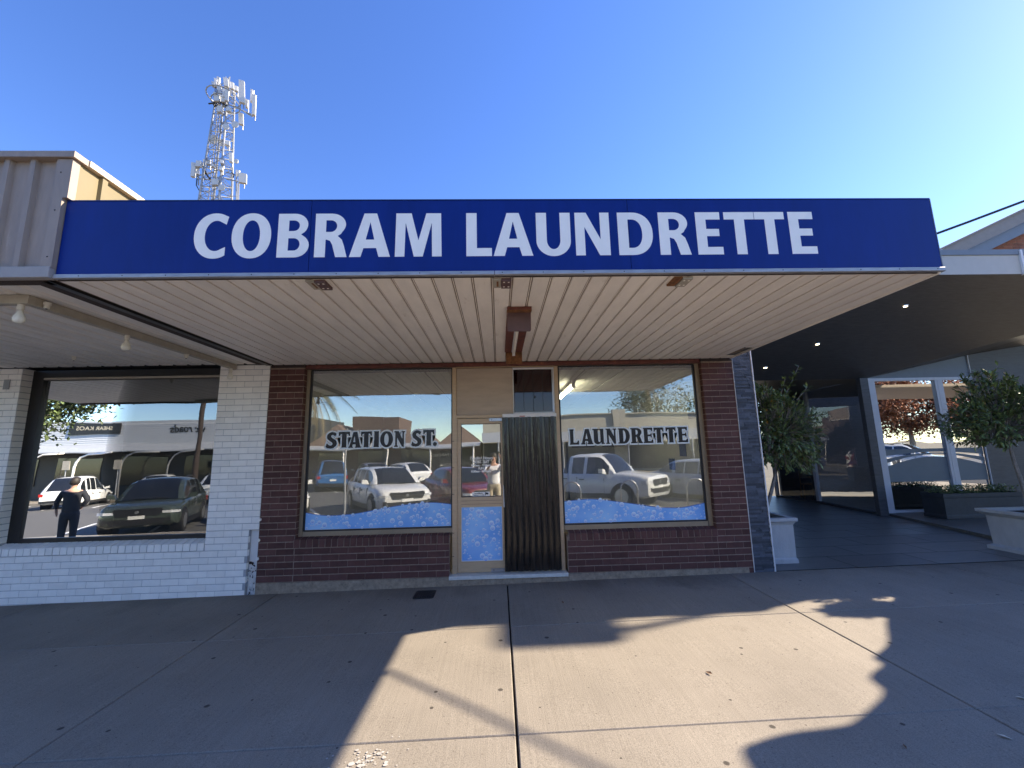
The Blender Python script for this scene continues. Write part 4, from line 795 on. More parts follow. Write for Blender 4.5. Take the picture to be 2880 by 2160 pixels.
for (x, y, z, lab) in ((-3.74, 3.49, 3.08, 'empty cream lamp socket near the front corner of the lamp rail'), (-3.79, 5.16, 3.035, 'empty cream lamp socket in the rear half of the lamp rail'), (-5.45, 5.5, 3.108, 'empty cream lamp socket alone on the ribbed soffit')):
    t = thing('lamp_socket', (x, y, z - .05), lab, 'lamp socket', 'empty sockets under the white shop soffit')
    obj('cup', MB().lathe([(.026, z), (.026, z - .02), (.020, z - .025), (.019, z - .05), (.012, z - .052)], (x, y, 0), 12), socket_m, t, smooth=True, ang=40); obj('contact', MB().lathe([(.008, z - .051), (.006, z - .058)], (x, y, 0), 8), alu_dark, t)

# ------------------------------------------------------------------ telecom tower far behind
TW = thing('telecom_tower', (-27.9, 40, -0.5), 'galvanised lattice phone tower crowded with white antennas behind the roofs', 'tower')
k_ = 40 / 30.0
def TP(px, py, dy=0.0):        # pixel of the enlarged tower -> metres on the tower plane, plus offset in depth
    sx, sy = 500 + px / 4.366, 200 + py / 4.366
    d = CF + CX * ((sx - 1440) / 1190) - CU * ((sy - 1080) / 1190); p = d * ((40 + dy) / d.y); return Vector((p.x, 40 + dy, p.z + 1.76))
zt, zb = 41.2, 27.5; cxt, cxb = TP(580, 400).x, TP(470, 1585).x
def ctr(z): return cxb + (cxt - cxb) * (z - zb) / (zt - zb)
def hw(z): return 0.95 - (z - zb) / (zt - zb) * 0.45
for (sx, sy) in ((-1, -1), (1, -1), (1, 1), (-1, 1)):
    obj('leg', MB().tube([(ctr(z) + sx * hw(z), 40 + sy * hw(z), z) for z in (-0.4, 12, zb, 34, zt)], [.16, .14, .11, .09, .07], 6), galv, TW)
g = MB(); z = 20.0; kk = 0
while z < zt - .5:
    z2 = z + 1.05
    for a, b in (((-1, -1), (1, -1)), ((1, -1), (1, 1)), ((1, 1), (-1, 1)), ((-1, 1), (-1, -1))):
        f = lambda c, zz: (ctr(zz) + c[0] * hw(zz), 40 + c[1] * hw(zz), zz)
        g.tube([f(a, z), f(b, z2)], .035, 4, False); g.tube([f(b, z), f(a, z2)], .035, 4, False) if kk % 2 == 0 else None; g.tube([f(a, z), f(b, z)], .035, 4, False)
    z = z2; kk += 1
obj('bracing', g, galv, TW)
g = MB()
for i in range(4):
    xo = -0.4 + i * .2; g.tube([(ctr(z) + xo * (0.6 + .4 * hw(z)), 39.5 + .1 * (i % 3), z) for z in (10, zb, 31, 35, 40 - i * .5)], .035, 5)
obj('feeder_cables', g, M('grey feeder cable', (.10, .10, .11), .6), TW); obj('ladder', MB().tube([(ctr(zz) + .25, 39.4, zz) for zz in (12, zb, 35, zt)], .05, 4).tube([(ctr(zz) + .65, 39.4, zz) for zz in (12, zb, 35, zt)], .05, 4), galv, TW)
def antenna(px0, py0, px1, py1, dy, wid, tilt=0.06):
    a, b = TP(px0, py0, dy), TP(px1, py1, dy); g = MB(); n = Vector((1, 0.35, 0)).normalized(); u = Vector((-0.35, 1, 0)).normalized() * 0.16; w_ = n * wid / 2
    q = [b - w_ - u, b + w_ - u, b + w_ + u, b - w_ + u, a - w_ - u, a + w_ - u, a + w_ + u, a - w_ + u]
    g.add(q, [(0, 1, 2, 3), (4, 5, 6, 7), (0, 1, 5, 4), (1, 2, 6, 5), (2, 3, 7, 6), (3, 0, 4, 7)]); o = obj('antenna_panel', g, panel_white, TW)
    c = (a + b) / 2; obj('mount_pipe', MB().tube([b + Vector((0, .3, -.35)), a + Vector((0, .3, .25))], .05, 5), galv, o)
for q in ((432, 140, 438, 190, -.9, .22), (462, 100, 470, 200, -.6, .2), (494, 80, 500, 150, .3, .2), (505, 190, 530, 330, -.7, .35), (590, 95, 600, 195, -.9, .42), (660, 145, 668, 225, -.5, .34), (712, 190, 720, 250, 0, .32), (785, 125, 790, 395, -1.2, .5), (912, 235, 905, 380, -.4, .2), (940, 298, 932, 545, -.9, .3), (775, 525, 780, 660, -.2, .42), (845, 355, 848, 450, -.6, .22), (570, 230, 575, 330, -1.1, .26), (605, 245, 600, 370, -1.2, .3), (455, 270, 455, 330, -.8, .2), (215, 1135, 218, 1265, -.8, .62), (280, 1130, 285, 1180, -.4, .2), (335, 1095, 338, 1135, -.2, .3), (375, 1095, 378, 1150, -.6, .34), (800, 1262, 796, 1378, -.9, .68), (735, 1225, 738, 1270, -.5, .3), (540, 1100, 545, 1140, -1.1, .3), (530, 1180, 534, 1225, -1.1, .3), (650, 1010, 655, 1120, -.7, .3), (610, 870, 612, 915, -.9, .4), (430, 1150, 430, 1180, -1.2, .26)): antenna(*q)
for (px, py, r_, dy) in ((705, 655, .36, -1.0), (590, 680, .34, -1.0), (438, 840, .52, .3), (545, 880, .45, 1.2), (715, 1105, .24, -.8), (540, 1430, .34, -1.1)):
    c = TP(px, py, dy); g = MB().lathe([(.03, .22), (r_ * .7, .16), (r_, 0), (r_ * .98, -.05), (r_ * .4, -.10)], (c.x, c.y, c.z), 16, 'y'); obj('dish', g, panel_white, TW, smooth=True, ang=40)
def ring(px, py, r_, n=20):
    c = TP(px, py); return [(c.x + r_ * math.cos(6.283 * i / n), 40 + r_ * math.sin(6.283 * i / n), c.z) for i in range(n + 1)]
obj('head_frame', MB().tube(ring(560, 320, 1.5), .06, 5, False).tube(ring(590, 400, 1.3), .06, 5, False).tube([TP(560, 380, -.5), TP(900, 530, -.7)], .07, 5).tube([TP(700, 430, -.9), TP(920, 560, -.6)], .07, 5).tube([TP(620, 470), TP(440, 300, -.8)], .07, 5).tube([TP(640, 300, -.4), TP(650, 230, -.6)], .06, 5).tube([TP(780, 300, -1), TP(760, 480, -.8)], .06, 5), galv, TW)
obj('low_frame', MB().tube([TP(470, 1230), TP(220, 1290, -.8)], .06, 5).tube([TP(430, 1330), TP(230, 1320, -.8)], .06, 5).tube([TP(600, 1240), TP(800, 1310, -.8)], .06, 5).tube([TP(600, 1330), TP(780, 1360, -.8)], .06, 5).tube([TP(255, 1180, -.7), TP(255, 1400, -.7)], .07, 5).tube([TP(720, 1240, -.7), TP(722, 1640, -.7)], .08, 5).tube([TP(748, 1380, -.5), TP(742, 1640, -.5)], .08, 5).tube([TP(610, 1535, -.5), TP(745, 1535, -.5)], .04, 4), galv, TW)
obj('loop_cables', MB().tube([TP(235, 1320, -.8), TP(228, 1400, -.8), TP(260, 1460, -.6), TP(330, 1485, -.4), TP(380, 1470)], .05, 5).tube([TP(460, 360, -.9), TP(430, 400, -1), TP(450, 435, -.8), TP(520, 400, -.4)], .06, 5).tube([TP(310, 1170, -.6), TP(340, 1250, -.6), TP(400, 1330, -.3)], .09, 5).tube([TP(660, 1240, -.6), TP(690, 1270, -.6), TP(680, 1310, -.4)], .05, 5).tube([TP(380, 400, -.7), TP(520, 380, -.9), TP(600, 430, -.9)], .08, 5), cable_black, TW)
for (px, py0, py1, w) in ((590, 600, 530, .22), (700, 590, 540, .2), (340, 1260, 1190, .22), (540, 1480, 1410, .3), (275, 1380, 1250, .18), (640, 480, 420, .2), (560, 470, 400, .25)):
    obj('radio_unit', MB().box(TP(px, py0).x - w, TP(px, py0).x + w, 38.85, 39.15, TP(0, py0).z, TP(0, py1).z), panel_white, TW)

# ------------------------------------------------------------------ cafe on the right
CB = thing('cafe_building', (7.0, 6.3, 0), 'dark fronted cafe with a recessed entry to the right of the laundrette', 'cafe')
obj('fascia', MB().box(3.825, 9.82, 7.17, 7.31, 4.835, 5.21), cafe_fascia, CB); obj('fascia_cap', MB().box(3.825, 9.84, 7.15, 7.33, 5.213, 5.316), cap_grey, CB)
obj('fascia', MB().box(9.90, 10.4, 7.17, 7.31, 4.835, 5.21), cafe_fascia, CB); obj('fascia_cap', MB().box(9.845, 10.42, 7.145, 7.33, 5.213, 5.322), cap_grey, CB)
obj('fascia_joint', MB().box(9.823, 9.868, 7.13, 7.31, 4.82, 5.30), white_post, CB)
g = MB(); A = [(3.815, 7.17, 4.834), (14.4, 7.17, 4.834), (3.815, 10.07, 3.37), (9.09, 10.07, 3.37), (11.8, 10.07, 3.92), (14.4, 10.07, 4.30), (3.815, 14.6, 3.37), (9.4, 14.6, 3.37)]
g.add(A, [(0, 2, 3, 1), (1, 3, 4), (1, 4, 5), (2, 6, 7, 3)]); CE = obj('ceiling', g, cafe_dark, CB, fix=False)
for i, (sx, sy) in enumerate(((955, 188), (488, 390), (212, 515), (610, 638))):
    px, py = 2040 + sx / 1.886, 760 + sy / 1.886; d = CF + CX * ((px - 1440) / 1190) - CU * ((py - 1080) / 1190); y = 7.2
    while y < 15 and d.z / d.y * y + 1.76 < (4.834 - (y - 7.17) * 0.505 if y < 10.07 else 3.37): y += 0.01
    p = Vector((d.x / d.y * y, y, d.z / d.y * y + 1.76)); tt = thing('downlight', p, ['lit ceiling downlight nearest the street in the cafe entry', 'lit ceiling downlight second from the street in the cafe entry', 'lit ceiling downlight above the left potted tree', 'lit ceiling downlight deepest inside the cafe'][i], 'downlight', 'downlights in the cafe ceiling')
    obj('rim', MB().lathe([(.042, p.z - .012), (.052, p.z - .008), (.052, p.z + .01)], (p.x, p.y, 0), 14), steel, tt); obj('lamp', MB().lathe([(.034, p.z - .02), (.034, p.z - .013)], (p.x, p.y, 0), 14), lamp_lit, tt)
# slate clad end of the laundrette side wall
g = MB(); z = 0.02
while z < 4.80:
    h_ = rnd.choice((.022, .026, .03, .034)); x = 3.532
    while x < 3.806:
        w_ = min(rnd.uniform(.07, .24), 3.808 - x); g.box(x, x + w_ - .001, 6.112 + rnd.uniform(0, .016), 6.16, z, z + h_ - .0012); x += w_
    z += h_
sp = obj('slate_pier', MB().box(3.5285, 3.81, 6.14, 14.5, 0, 4.83), cafe_wall, CB); stuff(obj('slate_strips', g, slate_m, sp, fix=False))
obj('white_edge_trim', MB().box(3.811, 3.824, 6.108, 6.16, 0.03, 4.82), white_trim, CB); obj('mortar_edge', MB().box(3.5262, 3.5312, 6.118, 6.15, 0.02, 3.08), white_trim, CB)
# floor tiles
fl = obj('entry_floor', MB().quad((3.81, 6.132, gz(4) - .01), (13.5, 6.05, gz(13) - .012), (13.5, 14.6, .10), (3.81, 14.6, .10)), black_joint, CB)
def fz(x, y): return gz(x, 6.13) * max(0, 1 - (y - 6.13) / 4) + 0.10 * min(1, (y - 6.13) / 4) + 0.0
for j in range(14):
    for i in range(9):
        x0, x1, y0, y1 = 3.83 + i * 1.2 + (0.6 if j % 2 else 0), 3.83 + (i + 1) * 1.2 + (0.6 if j % 2 else 0) - .010, 6.14 + j * .6, 6.14 + (j + 1) * .6 - .010
        if j % 2 and i == 0: x0 = 3.83
        if x0 > 13 or (x0 > 9.6 and y0 > 9.6): continue
        obj('floor_tile', MB().quad((x0, y0, fz(x0, y0) + .002), (x1, y0, fz(x1, y0) + .002), (x1, y1, fz(x1, y1) + .002), (x0, y1, fz(x0, y1) + .002)), tile_m, fl, fix=False)
obj('platform', MB().prism([(8.45, 7.3), (13.4, 7.3), (13.4, 10.0), (9.09, 10.0)], 0.0, 0.155, 'z'), tile_m, CB)
# glass walls: one runs back along the entry, one faces the street
def post(x, y, z0, z1, w=.05, d=.06, m=white_post, n='glazing_post'): return obj(n, MB().box(x - w, x + w, y - d, y + d, z0, z1), m, CB)
SG = thing('cafe_side_glazing', (9.2, 12, .1), 'long glass wall running back along the right side of the cafe entry', 'glass wall')
for (x, y) in ((9.3, 14.3), (9.35, 12.5)): obj('glazing_post', MB().box(x - .04, x + .04, y - .05, y + .05, .08, 3.37), white_post, SG)
obj('dark_corner_post', MB().box(8.86, 9.06, 9.94, 10.06, .08, 3.37), cafe_wall, SG)
for (a, b) in (((9.0, 10.06), (9.35, 12.45)), ((9.35, 12.55), (9.3, 14.25)), ((9.3, 14.4), (3.85, 14.4))): obj('glass_pane', MB().quad((a[0], a[1], .16), (b[0], b[1], .16), (b[0], b[1], 3.36), (a[0], a[1], 3.36)), G_CAFE, SG)
obj('base_rail', MB().prism([(8.95, 10.06), (9.05, 10.06), (9.39, 12.5), (9.35, 14.3), (9.25, 14.3), (9.29, 12.5)], .09, .16, 'z'), cafe_wall, SG)
FG = thing('cafe_front_glazing', (10.3, 10.07, .155), 'street facing cafe glass front with white posts and a frosted band', 'glass wall')
obj('glazing_post', MB().box(9.07, 9.30, 10.03, 10.13, .10, 3.37), white_post, FG); obj('glazing_post', MB().box(10.84, 10.90, 10.03, 10.13, .155, 3.37), white_post, FG); obj('glazing_post', MB().box(10.93, 11.06, 10.05, 10.11, .155, 3.37), white_post, FG)
obj('head_rail', MB().box(9.30, 11.8, 10.035, 10.125, 3.30, 3.37), white_post, FG); obj('bulkhead', MB().prism([(9.09, 3.372), (11.8, 3.372), (11.8, 3.915)], 10.05, 10.12, 'y'), cap_grey, FG); obj('corner_trim', MB().box(11.79, 11.81, 10.02, 10.05, .15, 3.92), white_post, FG)
obj('base_rail', MB().box(9.30, 11.8, 10.04, 10.12, .155, .21), white_post, FG)
obj('glass_pane', MB().quad((9.30, 10.08, .21), (11.8, 10.08, .21), (11.8, 10.08, 3.30), (9.30, 10.08, 3.30)), glass('cafe front glass', 0.24, (0.6, 0.66, 0.7)), FG)
frost = M('frosted film', (0.16, 0.20, 0.23), 0.5, var=0.05)
def band(z0f, z1f, n=24):
    g = MB()
    for i in range(n):
        xa, xb = 9.31 + 2.47 * i / n, 9.31 + 2.47 * (i + 1) / n; g.quad((xa, 10.074, z0f(i / n)), (xb, 10.074, z0f((i + 1) / n)), (xb, 10.074, z1f((i + 1) / n)), (xa, 10.074, z1f(i / n)))
    return g
obj('frosted_band', band(lambda u: .86 + .0 * u, lambda u: 1.22 + .22 * math.sin(math.pi * u)), frost, FG, fix=False)
obj('frosted_band', band(lambda u: 1.30 + .20 * math.sin(math.pi * u), lambda u: 1.40 + .13 * math.sin(math.pi * u)), frost, FG, fix=False)
obj('frosted_band', band(lambda u: 1.47 + .08 * math.sin(math.pi * u), lambda u: 1.63), frost, FG, fix=False)
dk = obj('inner_walls', MB().box(9.6, 13.4, 14.5, 14.6, 0, 4).box(13.3, 13.4, 10.1, 14.5, 0, 4.4).box(11.82, 13.4, 10.06, 10.1, .1, 4.35).box(3.9, 9.6, 17, 17.1, 0, 4), cafe_wall, CB)
obj('inner_floor', MB().box(9.4, 13.3, 10.13, 14.5, .05, .10), floor_in, CB); obj('inner_ceiling', MB().box(9.4, 13.3, 10.13, 14.5, 3.40, 3.45), cafe_dark, CB)
obj('roof', MB().box(3.53, 21, 7.34, 14.6, 4.95, 5.1), taupe, CB)
# gable behind
GB = obj('gable_wall', MB().prism([(11.0, 4.6), (22.0, 4.6), (22.0, 8.0), (17.0, 8.75), (11.4, 6.26)], 10.2, 10.4, 'y'), mortar_brown, CB)
for r in range(38):
    z = 5.9 + r * .086; x = 12.0 + (.12 if r % 2 else 0)
    while x < 14.6 and r * .086 + 5.9 < 6.0 + (x - 11.9) * .44:
        x += .24
    xr = 14.9; xx = 11.5 + max(0, (z + .09 - 6.26) / .444)
    x = xx + (.12 if r % 2 else 0)
    while x < xr:
        brick(GB, x, x + .23, z, z + .076, 10.196, red_brick, 'g'); x += .24
obj('barge_board', MB().prism([(11.4, 6.33), (17.0, 8.82), (17.0, 9.13), (11.4, 6.64)], 9.75, 9.82, 'y').prism([(11.4, 6.642), (17, 9.132), (17, 9.17), (11.4, 6.68)], 9.7, 10.4, 'y'), barge_m, CB)
obj('eaves_lining', MB().prism([(11.5, 6.09), (17.0, 8.53), (17.0, 8.81), (11.4, 6.32)], 9.83, 10.195, 'y'), cap_grey, CB)
# added out of view to shape the footpath shadows: awning, pole head, leafy basket
aw = thing('shadow_awning', (9.5, 5, 3.5), 'added unseen awning beyond the cafe, shaped to shade the footpath', 'awning')
edge = smooth_line([(10.6, 6.67), (9.75, 6.62), (9.15, 6.10), (8.72, 5.62), (8.40, 5.40), (8.36, 5.28), (8.12, 5.12), (8.06, 4.94), (7.84, 4.78), (7.45, 4.58), (6.95, 4.52), (6.74, 4.40), (6.86, 3.95), (7.9, 3.22)], 5)
obj('shadow_deck', MB().prism(edge + [(20, 3.0), (20, 6.67)], 3.60, 3.70, 'z'), taupe, aw)  # unseen deck, its outline shaped to the wanted edge of the shade
for (x, y) in ((8.6, 3.0), (12, 3.0)): obj('post', MB().tube([(x, y, gz(x, y)), (x, y, 3.6)], .05, 8), white_post, aw)
ps = thing('shadow_pole', (15.9, 9.05, 0), 'added unseen tall pole with a flat head that shadows the footpath', 'shadow caster')  # unseen pole and flat head, added to notch the sunlit patch
obj('pole', MB().tube([(15.9, 9.05, 0), (15.9, 9.05, 10.1)], .06, 8), galv, ps); obj('shadow_head', MB().prism([(14.56, 8.85), (14.66, 8.75), (15.6, 8.75), (15.66, 8.85), (15.66, 9.5), (14.56, 9.5)], 10.0, 10.12, 'z').box(15.6, 15.96, 9.0, 9.1, 10.02, 10.1), galv, ps)
hb = thing('shadow_basket', (9.34, 6.43, 3.6), 'added unseen leafy basket that casts a small shadow on the footpath', 'hanging basket'); rb_ = random.Random(4); lvb = MB()  # unseen basket, added for the small blob of shade on the footpath
for i in range(900):
    u = Vector((rb_.gauss(0, 1), rb_.gauss(0, 1), rb_.gauss(0, 1))).normalized() * rb_.random() ** .4; p = Vector((9.34 + u.x * .40, 6.43 + u.y * .17, 3.82 + u.z * .16)); d = Vector((rb_.gauss(0, 1), rb_.gauss(0, 1), rb_.gauss(0, 1))).normalized(); q = d.cross(Vector((.3, .2, .9))).normalized() * .03
    lvb.add([p, p + d * .05 + q, p + d * .11, p + d * .05 - q], [(0, 1, 2, 3)])
stuff(obj('foliage', lvb, leaf_m, hb, fix=False)); obj('bowl', MB().lathe([(.05, 3.62), (.16, 3.66), (.22, 3.76), (.24, 3.82)], (9.34, 6.43, 0), 14), dark_timber, hb, smooth=True); obj('arm', MB().tube([(9.95, 6.5, 3.7), (9.95, 6.5, 4.2), (9.34, 6.43, 4.2), (9.34, 6.43, 3.82)], .012, 6), galv, hb)
# overhead cable
CBL = obj('overhead_cable', MB().tube([(3.50, 6.66, 3.66)] + [(5.767 + 2.429 * t, 5.952 - .751 * t, 4.594 + .760 * t + .03 * t * (t - 1)) for t in (-.9, -.4, 0, .5, 1, 1.6, 2.4, 3.4, 4.6, 6)], .018, 8), cable_black); tag(CBL, 'black overhead service cable rising from the canopy end to the right', 'cable')
# ------------------------------------------------------------------ potted trees, planter boxes, cafe furniture
def leaf_add(mb, p, d, up, ln, wd):
    """one folded leaf: two halves meeting at a midrib"""
    s = d.cross(up); s = s.normalized() if s.length > 1e-4 else Vector((1, 0, 0)); n = s.cross(d).normalized()
    a = p; m1 = p + d * ln * .5 + s * wd - n * wd * .25; m2 = p + d * ln * .5 - s * wd - n * wd * .25; tip = p + d * ln - n * ln * .12; mid = p + d * ln * .5 + n * wd * .12
    mb.add([a, m1, tip, m2, mid], [(0, 1, 4), (1, 2, 4), (2, 3, 4), (3, 0, 4)])
def potted_tree(name, lab, base, zt, lobes, leaves, ln, r, extra=()):
    t = thing(name, base, lab, 'tree'); b = Vector(base); c0 = Vector(lobes[0][0])
    fork = Vector((b.x * .35 + c0.x * .65, b.y * .35 + c0.y * .65, zt)); tm = MB().tube([b, b.lerp(fork, .5) + Vector((.012, 0, 0)), fork, fork.lerp(c0, .7)], [.034, .028, .024, .014], 8)
    tw = MB(); lv = MB(); ly = MB()
    for (c, rad, share) in lobes:
        c = Vector(c); k = int(leaves * share)
        for i in range(k):
            u = Vector((r.gauss(0, 1), r.gauss(0, 1), r.gauss(0, 1))).normalized(); q = (r.random() ** .33) * .98
            e = c + Vector((u.x * rad[0], u.y * rad[1], u.z * rad[2])) * q; out = (e - c0 + Vector((0, 0, .15))); out = out.normalized() if out.length > .01 else Vector((0, 0, 1))
            s0 = e - out * r.uniform(.10, .22); tw.tube([s0, e], [.005, .0025], 4, False)
            if i % 5 == 0: tm.tube([fork.lerp(c, .5), s0], [.009, .005], 4, False)
            for j in range(9):
                a = r.uniform(0, 6.283); th = r.uniform(.25, 1.15); s = out.cross(Vector((.3, .5, .8))).normalized(); s2 = out.cross(s)
                d = (out * math.cos(th) + (s * math.cos(a) + s2 * math.sin(a)) * math.sin(th)).normalized()
                leaf_add(ly if r.random() < .012 else lv, s0.lerp(e, r.uniform(.25, 1)), d, Vector((0, 0, 1)), ln * r.uniform(.55, 1.35), ln * r.uniform(.15, .23))
    for (p0, p1, n) in extra:
        p0, p1 = Vector(p0), Vector(p1); tw.tube([p0, p1], [.008, .003], 5, False); dd = (p1 - p0).normalized()
        for j in range(n):
            a = r.uniform(0, 6.283); s = dd.cross(Vector((.3, .5, .8))).normalized(); s2 = dd.cross(s); d = (dd * .55 + (s * math.cos(a) + s2 * math.sin(a)) * .8).normalized()
            leaf_add(lv, p0.lerp(p1, r.uniform(.15, 1)), d, Vector((0, 0, 1)), ln * 1.2, ln * .21)
    obj('trunk', tm, bark_m, t, smooth=True, ang=60); cr = obj('crown', lv, leaf_m, t, fix=False); stuff(obj('twigs', tw, bark_m, cr, fix=False))
    if ly.f: obj('yellow_leaves', ly, leaf_y, cr, fix=False)
    return t
r1 = random.Random(5)
potted_tree('potted_tree', 'bushy green tree in the square planter against the slate pier', (4.17, 6.80, .70), 1.35, [((4.58, 6.80, 2.10), (.56, .40, .66), .42), ((4.22, 6.72, 2.50), (.36, .3, .36), .14), ((4.97, 6.78, 2.05), (.30, .3, .46), .18), ((4.22, 6.72, 1.90), (.42, .36, .44), .16), ((4.72, 6.72, 1.62), (.50, .36, .30), .14)], 800, .085, r1,
            [((4.70, 6.75, 2.55), (4.98, 6.70, 3.08), 26), ((4.6, 6.75, 2.5), (4.72, 6.7, 2.86), 16), ((4.95, 6.75, 2.2), (5.32, 6.70, 2.26), 20), ((4.9, 6.75, 2.5), (5.08, 6.7, 2.72), 14), ((5.0, 6.75, 1.9), (5.25, 6.7, 1.98), 12), ((4.2, 6.7, 2.6), (4.05, 6.66, 2.80), 12)])
potted_tree('potted_tree', 'large bushy tree in the long planter at the right edge', (8.08, 6.42, .66), 1.45, [((7.95, 6.45, 2.15), (.72, .6, .58), .5), ((7.35, 6.40, 2.02), (.42, .4, .36), .2), ((8.4, 6.3, 2.3), (.5, .5, .5), .2), ((7.75, 6.4, 2.62), (.38, .35, .30), .1)], 800, .09, r1, [((7.6, 6.4, 2.5), (7.95, 6.35, 2.95), 18), ((7.1, 6.4, 2.0), (6.88, 6.36, 1.85), 10)])
def planter(name, lab, x0, x1, y0, y1, z0, z1, m, rim=.035, taper=.02):
    t = thing(name, ((x0 + x1) / 2, (y0 + y1) / 2, z0), lab, 'planter'); h = z1 - z0
    g = MB(); k = taper
    def ring(a, z): return [(x0 + a, y0 + a, z), (x1 - a, y0 + a, z), (x1 - a, y1 - a, z), (x0 + a, y1 - a, z)]
    lv = [(k * .1, z0), (k * .1, z0 + .06), (k, z0 + .085), (k * .7, z1 - .10), (k * .2, z1 - .085), (-rim * .3, z1 - .06), (-rim, z1 - .045), (-rim, z1), (.05, z1), (.05, z1 - .05)]
    for i, (a, z) in enumerate(lv): g.v += ring(a, z)
    for i in range(len(lv) - 1):
        for q in range(4): g.f.append((i * 4 + q, i * 4 + (q + 1) % 4, (i + 1) * 4 + (q + 1) % 4, (i + 1) * 4 + q)); g.mi.append(0)
    obj('pot', g, m, t); obj('soil', MB().quad(*[(x, y, z1 - .045) for (x, y, _) in ring(.045, 0)]), soil_m, t); return t
planter('square_planter', 'whitewashed square planter standing beside the slate pier', 3.90, 4.40, 6.45, 7.10, .045, .70, planter_m)
planter('square_planter', 'whitewashed planter at the right edge holding the larger tree', 7.76, 8.55, 5.95, 6.86, .08, .70, planter_m, taper=.06)
dark_pot = M('charcoal trough', (0.05, 0.055, 0.06), .6, var=.2)
tr_ = planter('trough_planter', 'long charcoal trough with a low hedge before the cafe glass', 9.45, 11.2, 9.0, 9.5, .16, .68, dark_pot, rim=.0, taper=.01)
lv = MB()
for i in range(1500):
    p = Vector((r1.uniform(9.48, 11.18), r1.uniform(9.02, 9.48), .64 + r1.random() * .17)); d = Vector((r1.gauss(0, 1), r1.gauss(0, 1), abs(r1.gauss(.4, .6)))).normalized(); leaf_add(lv, p, d, Vector((0, 0, 1)), .07, .014)
hd = obj('hedge_foliage', lv, leaf_m, tr_, fix=False); stuff(hd)
wood = M('honey chair wood', (0.46, 0.28, 0.15), .45, var=.2, ns=6, stretch=(1, 1, 8))
def chair(x, y, rz_, lab):
    t = thing('cafe_chair', (x, y, .10), lab, 'chair', 'timber chairs inside the cafe', world=False); t.rotation_euler.z = rz_
    obj('seat', MB().prism([(-.21, -.2), (.21, -.2), (.19, .2), (-.19, .2)], .44, .475, 'z'), wood, t); b = obj('backrest', MB().prism([(-.19, .62), (.19, .62), (.2, .86), (-.2, .86)], .20, .225, 'y'), wood, t)
    for (px, py) in ((-.18, -.17), (.18, -.17)): obj('leg', MB().tube([(px, py, .44), (px * 1.05, py * 1.1, 0)], .017, 6), wood, t)
    for px in (-.18, .18): obj('leg', MB().tube([(px, .21, .86), (px, .18, .45), (px * 1.05, .24, 0)], .017, 6), wood, t)
    return t
chair(10.05, 12.3, 2.6, 'honey timber cafe chair nearest the corner post, behind the side glass'); chair(10.55, 12.0, 2.8, 'honey timber cafe chair second from the corner post, behind the side glass'); chair(9.9, 13.6, -.4, 'honey timber cafe chair on the far side of the cafe table')
t = thing('cafe_table', (10.3, 12.95, .1), 'dark timber cafe table set behind the side glass', 'table'); obj('table_top', MB().box(9.65, 11.1, 12.6, 13.3, .82, .86), cafe_wall, t)
for (x, y) in ((9.75, 12.7), (11.0, 12.7), (9.75, 13.2), (11.0, 13.2)): obj('leg', MB().box(x - .03, x + .03, y - .03, y + .03, .1, .819), cafe_wall, t)
t = thing('pendant_lamp', (10.55, 10.9, 2.65), 'black bell pendant lamp behind the cafe front glass', 'pendant lamp'); obj('shade', MB().lathe([(.05, 3.0), (.10, 2.95), (.13, 2.82), (.24, 2.72), (.25, 2.66)], (10.55, 10.9, 0), 18), dark_frame, t, smooth=True, ang=50); obj('cord', MB().tube([(10.55, 10.9, 3.4), (10.55, 10.9, 3.0)], .012, 6), dark_frame, t)
t = thing('framed_picture', (10.1, 14.48, 1.7), 'dark framed picture on the cafe back wall', 'picture'); obj('frame', MB().box(9.75, 10.45, 14.45, 14.495, 1.5, 2.3), dark_frame, t); obj('print', MB().box(9.82, 10.38, 14.444, 14.449, 1.57, 2.23), blue_paper, t)
# ------------------------------------------------------------------ cars (seen in the shop windows)
rubber = M('tyre rubber', (0.015, 0.015, 0.016), .8, var=.2); rimm = M('alloy wheel', (.45, .46, .47), .3, metal=.8, var=.1); cglass = M('car glass', (.012, .014, .016), .06, var=.2, spec=.8)
blackp = M('black car trim', (.014, .014, .015), .45, var=.2); lampw = M('headlamp lens', (.55, .57, .6), .12, var=.15); lampr = M('tail lamp lens', (.35, .012, .01), .2, var=.2); plate_m = M('number plate', (.70, .70, .68), .4, var=.05)
def paint(name, c): return M(name, c, .25, var=.04, coat=.6)
P_WHITE = paint('white car paint', (.74, .74, .71)); P_GREEN = paint('dark green car paint', (.045, .058, .048)); P_BLUE = paint('blue car paint', (.03, .12, .30)); P_SILVER = paint('silver car paint', (.36, .38, .40)); P_RED = paint('dark red car paint', (.16, .025, .02)); P_GREY = paint('grey car paint', (.20, .21, .22))
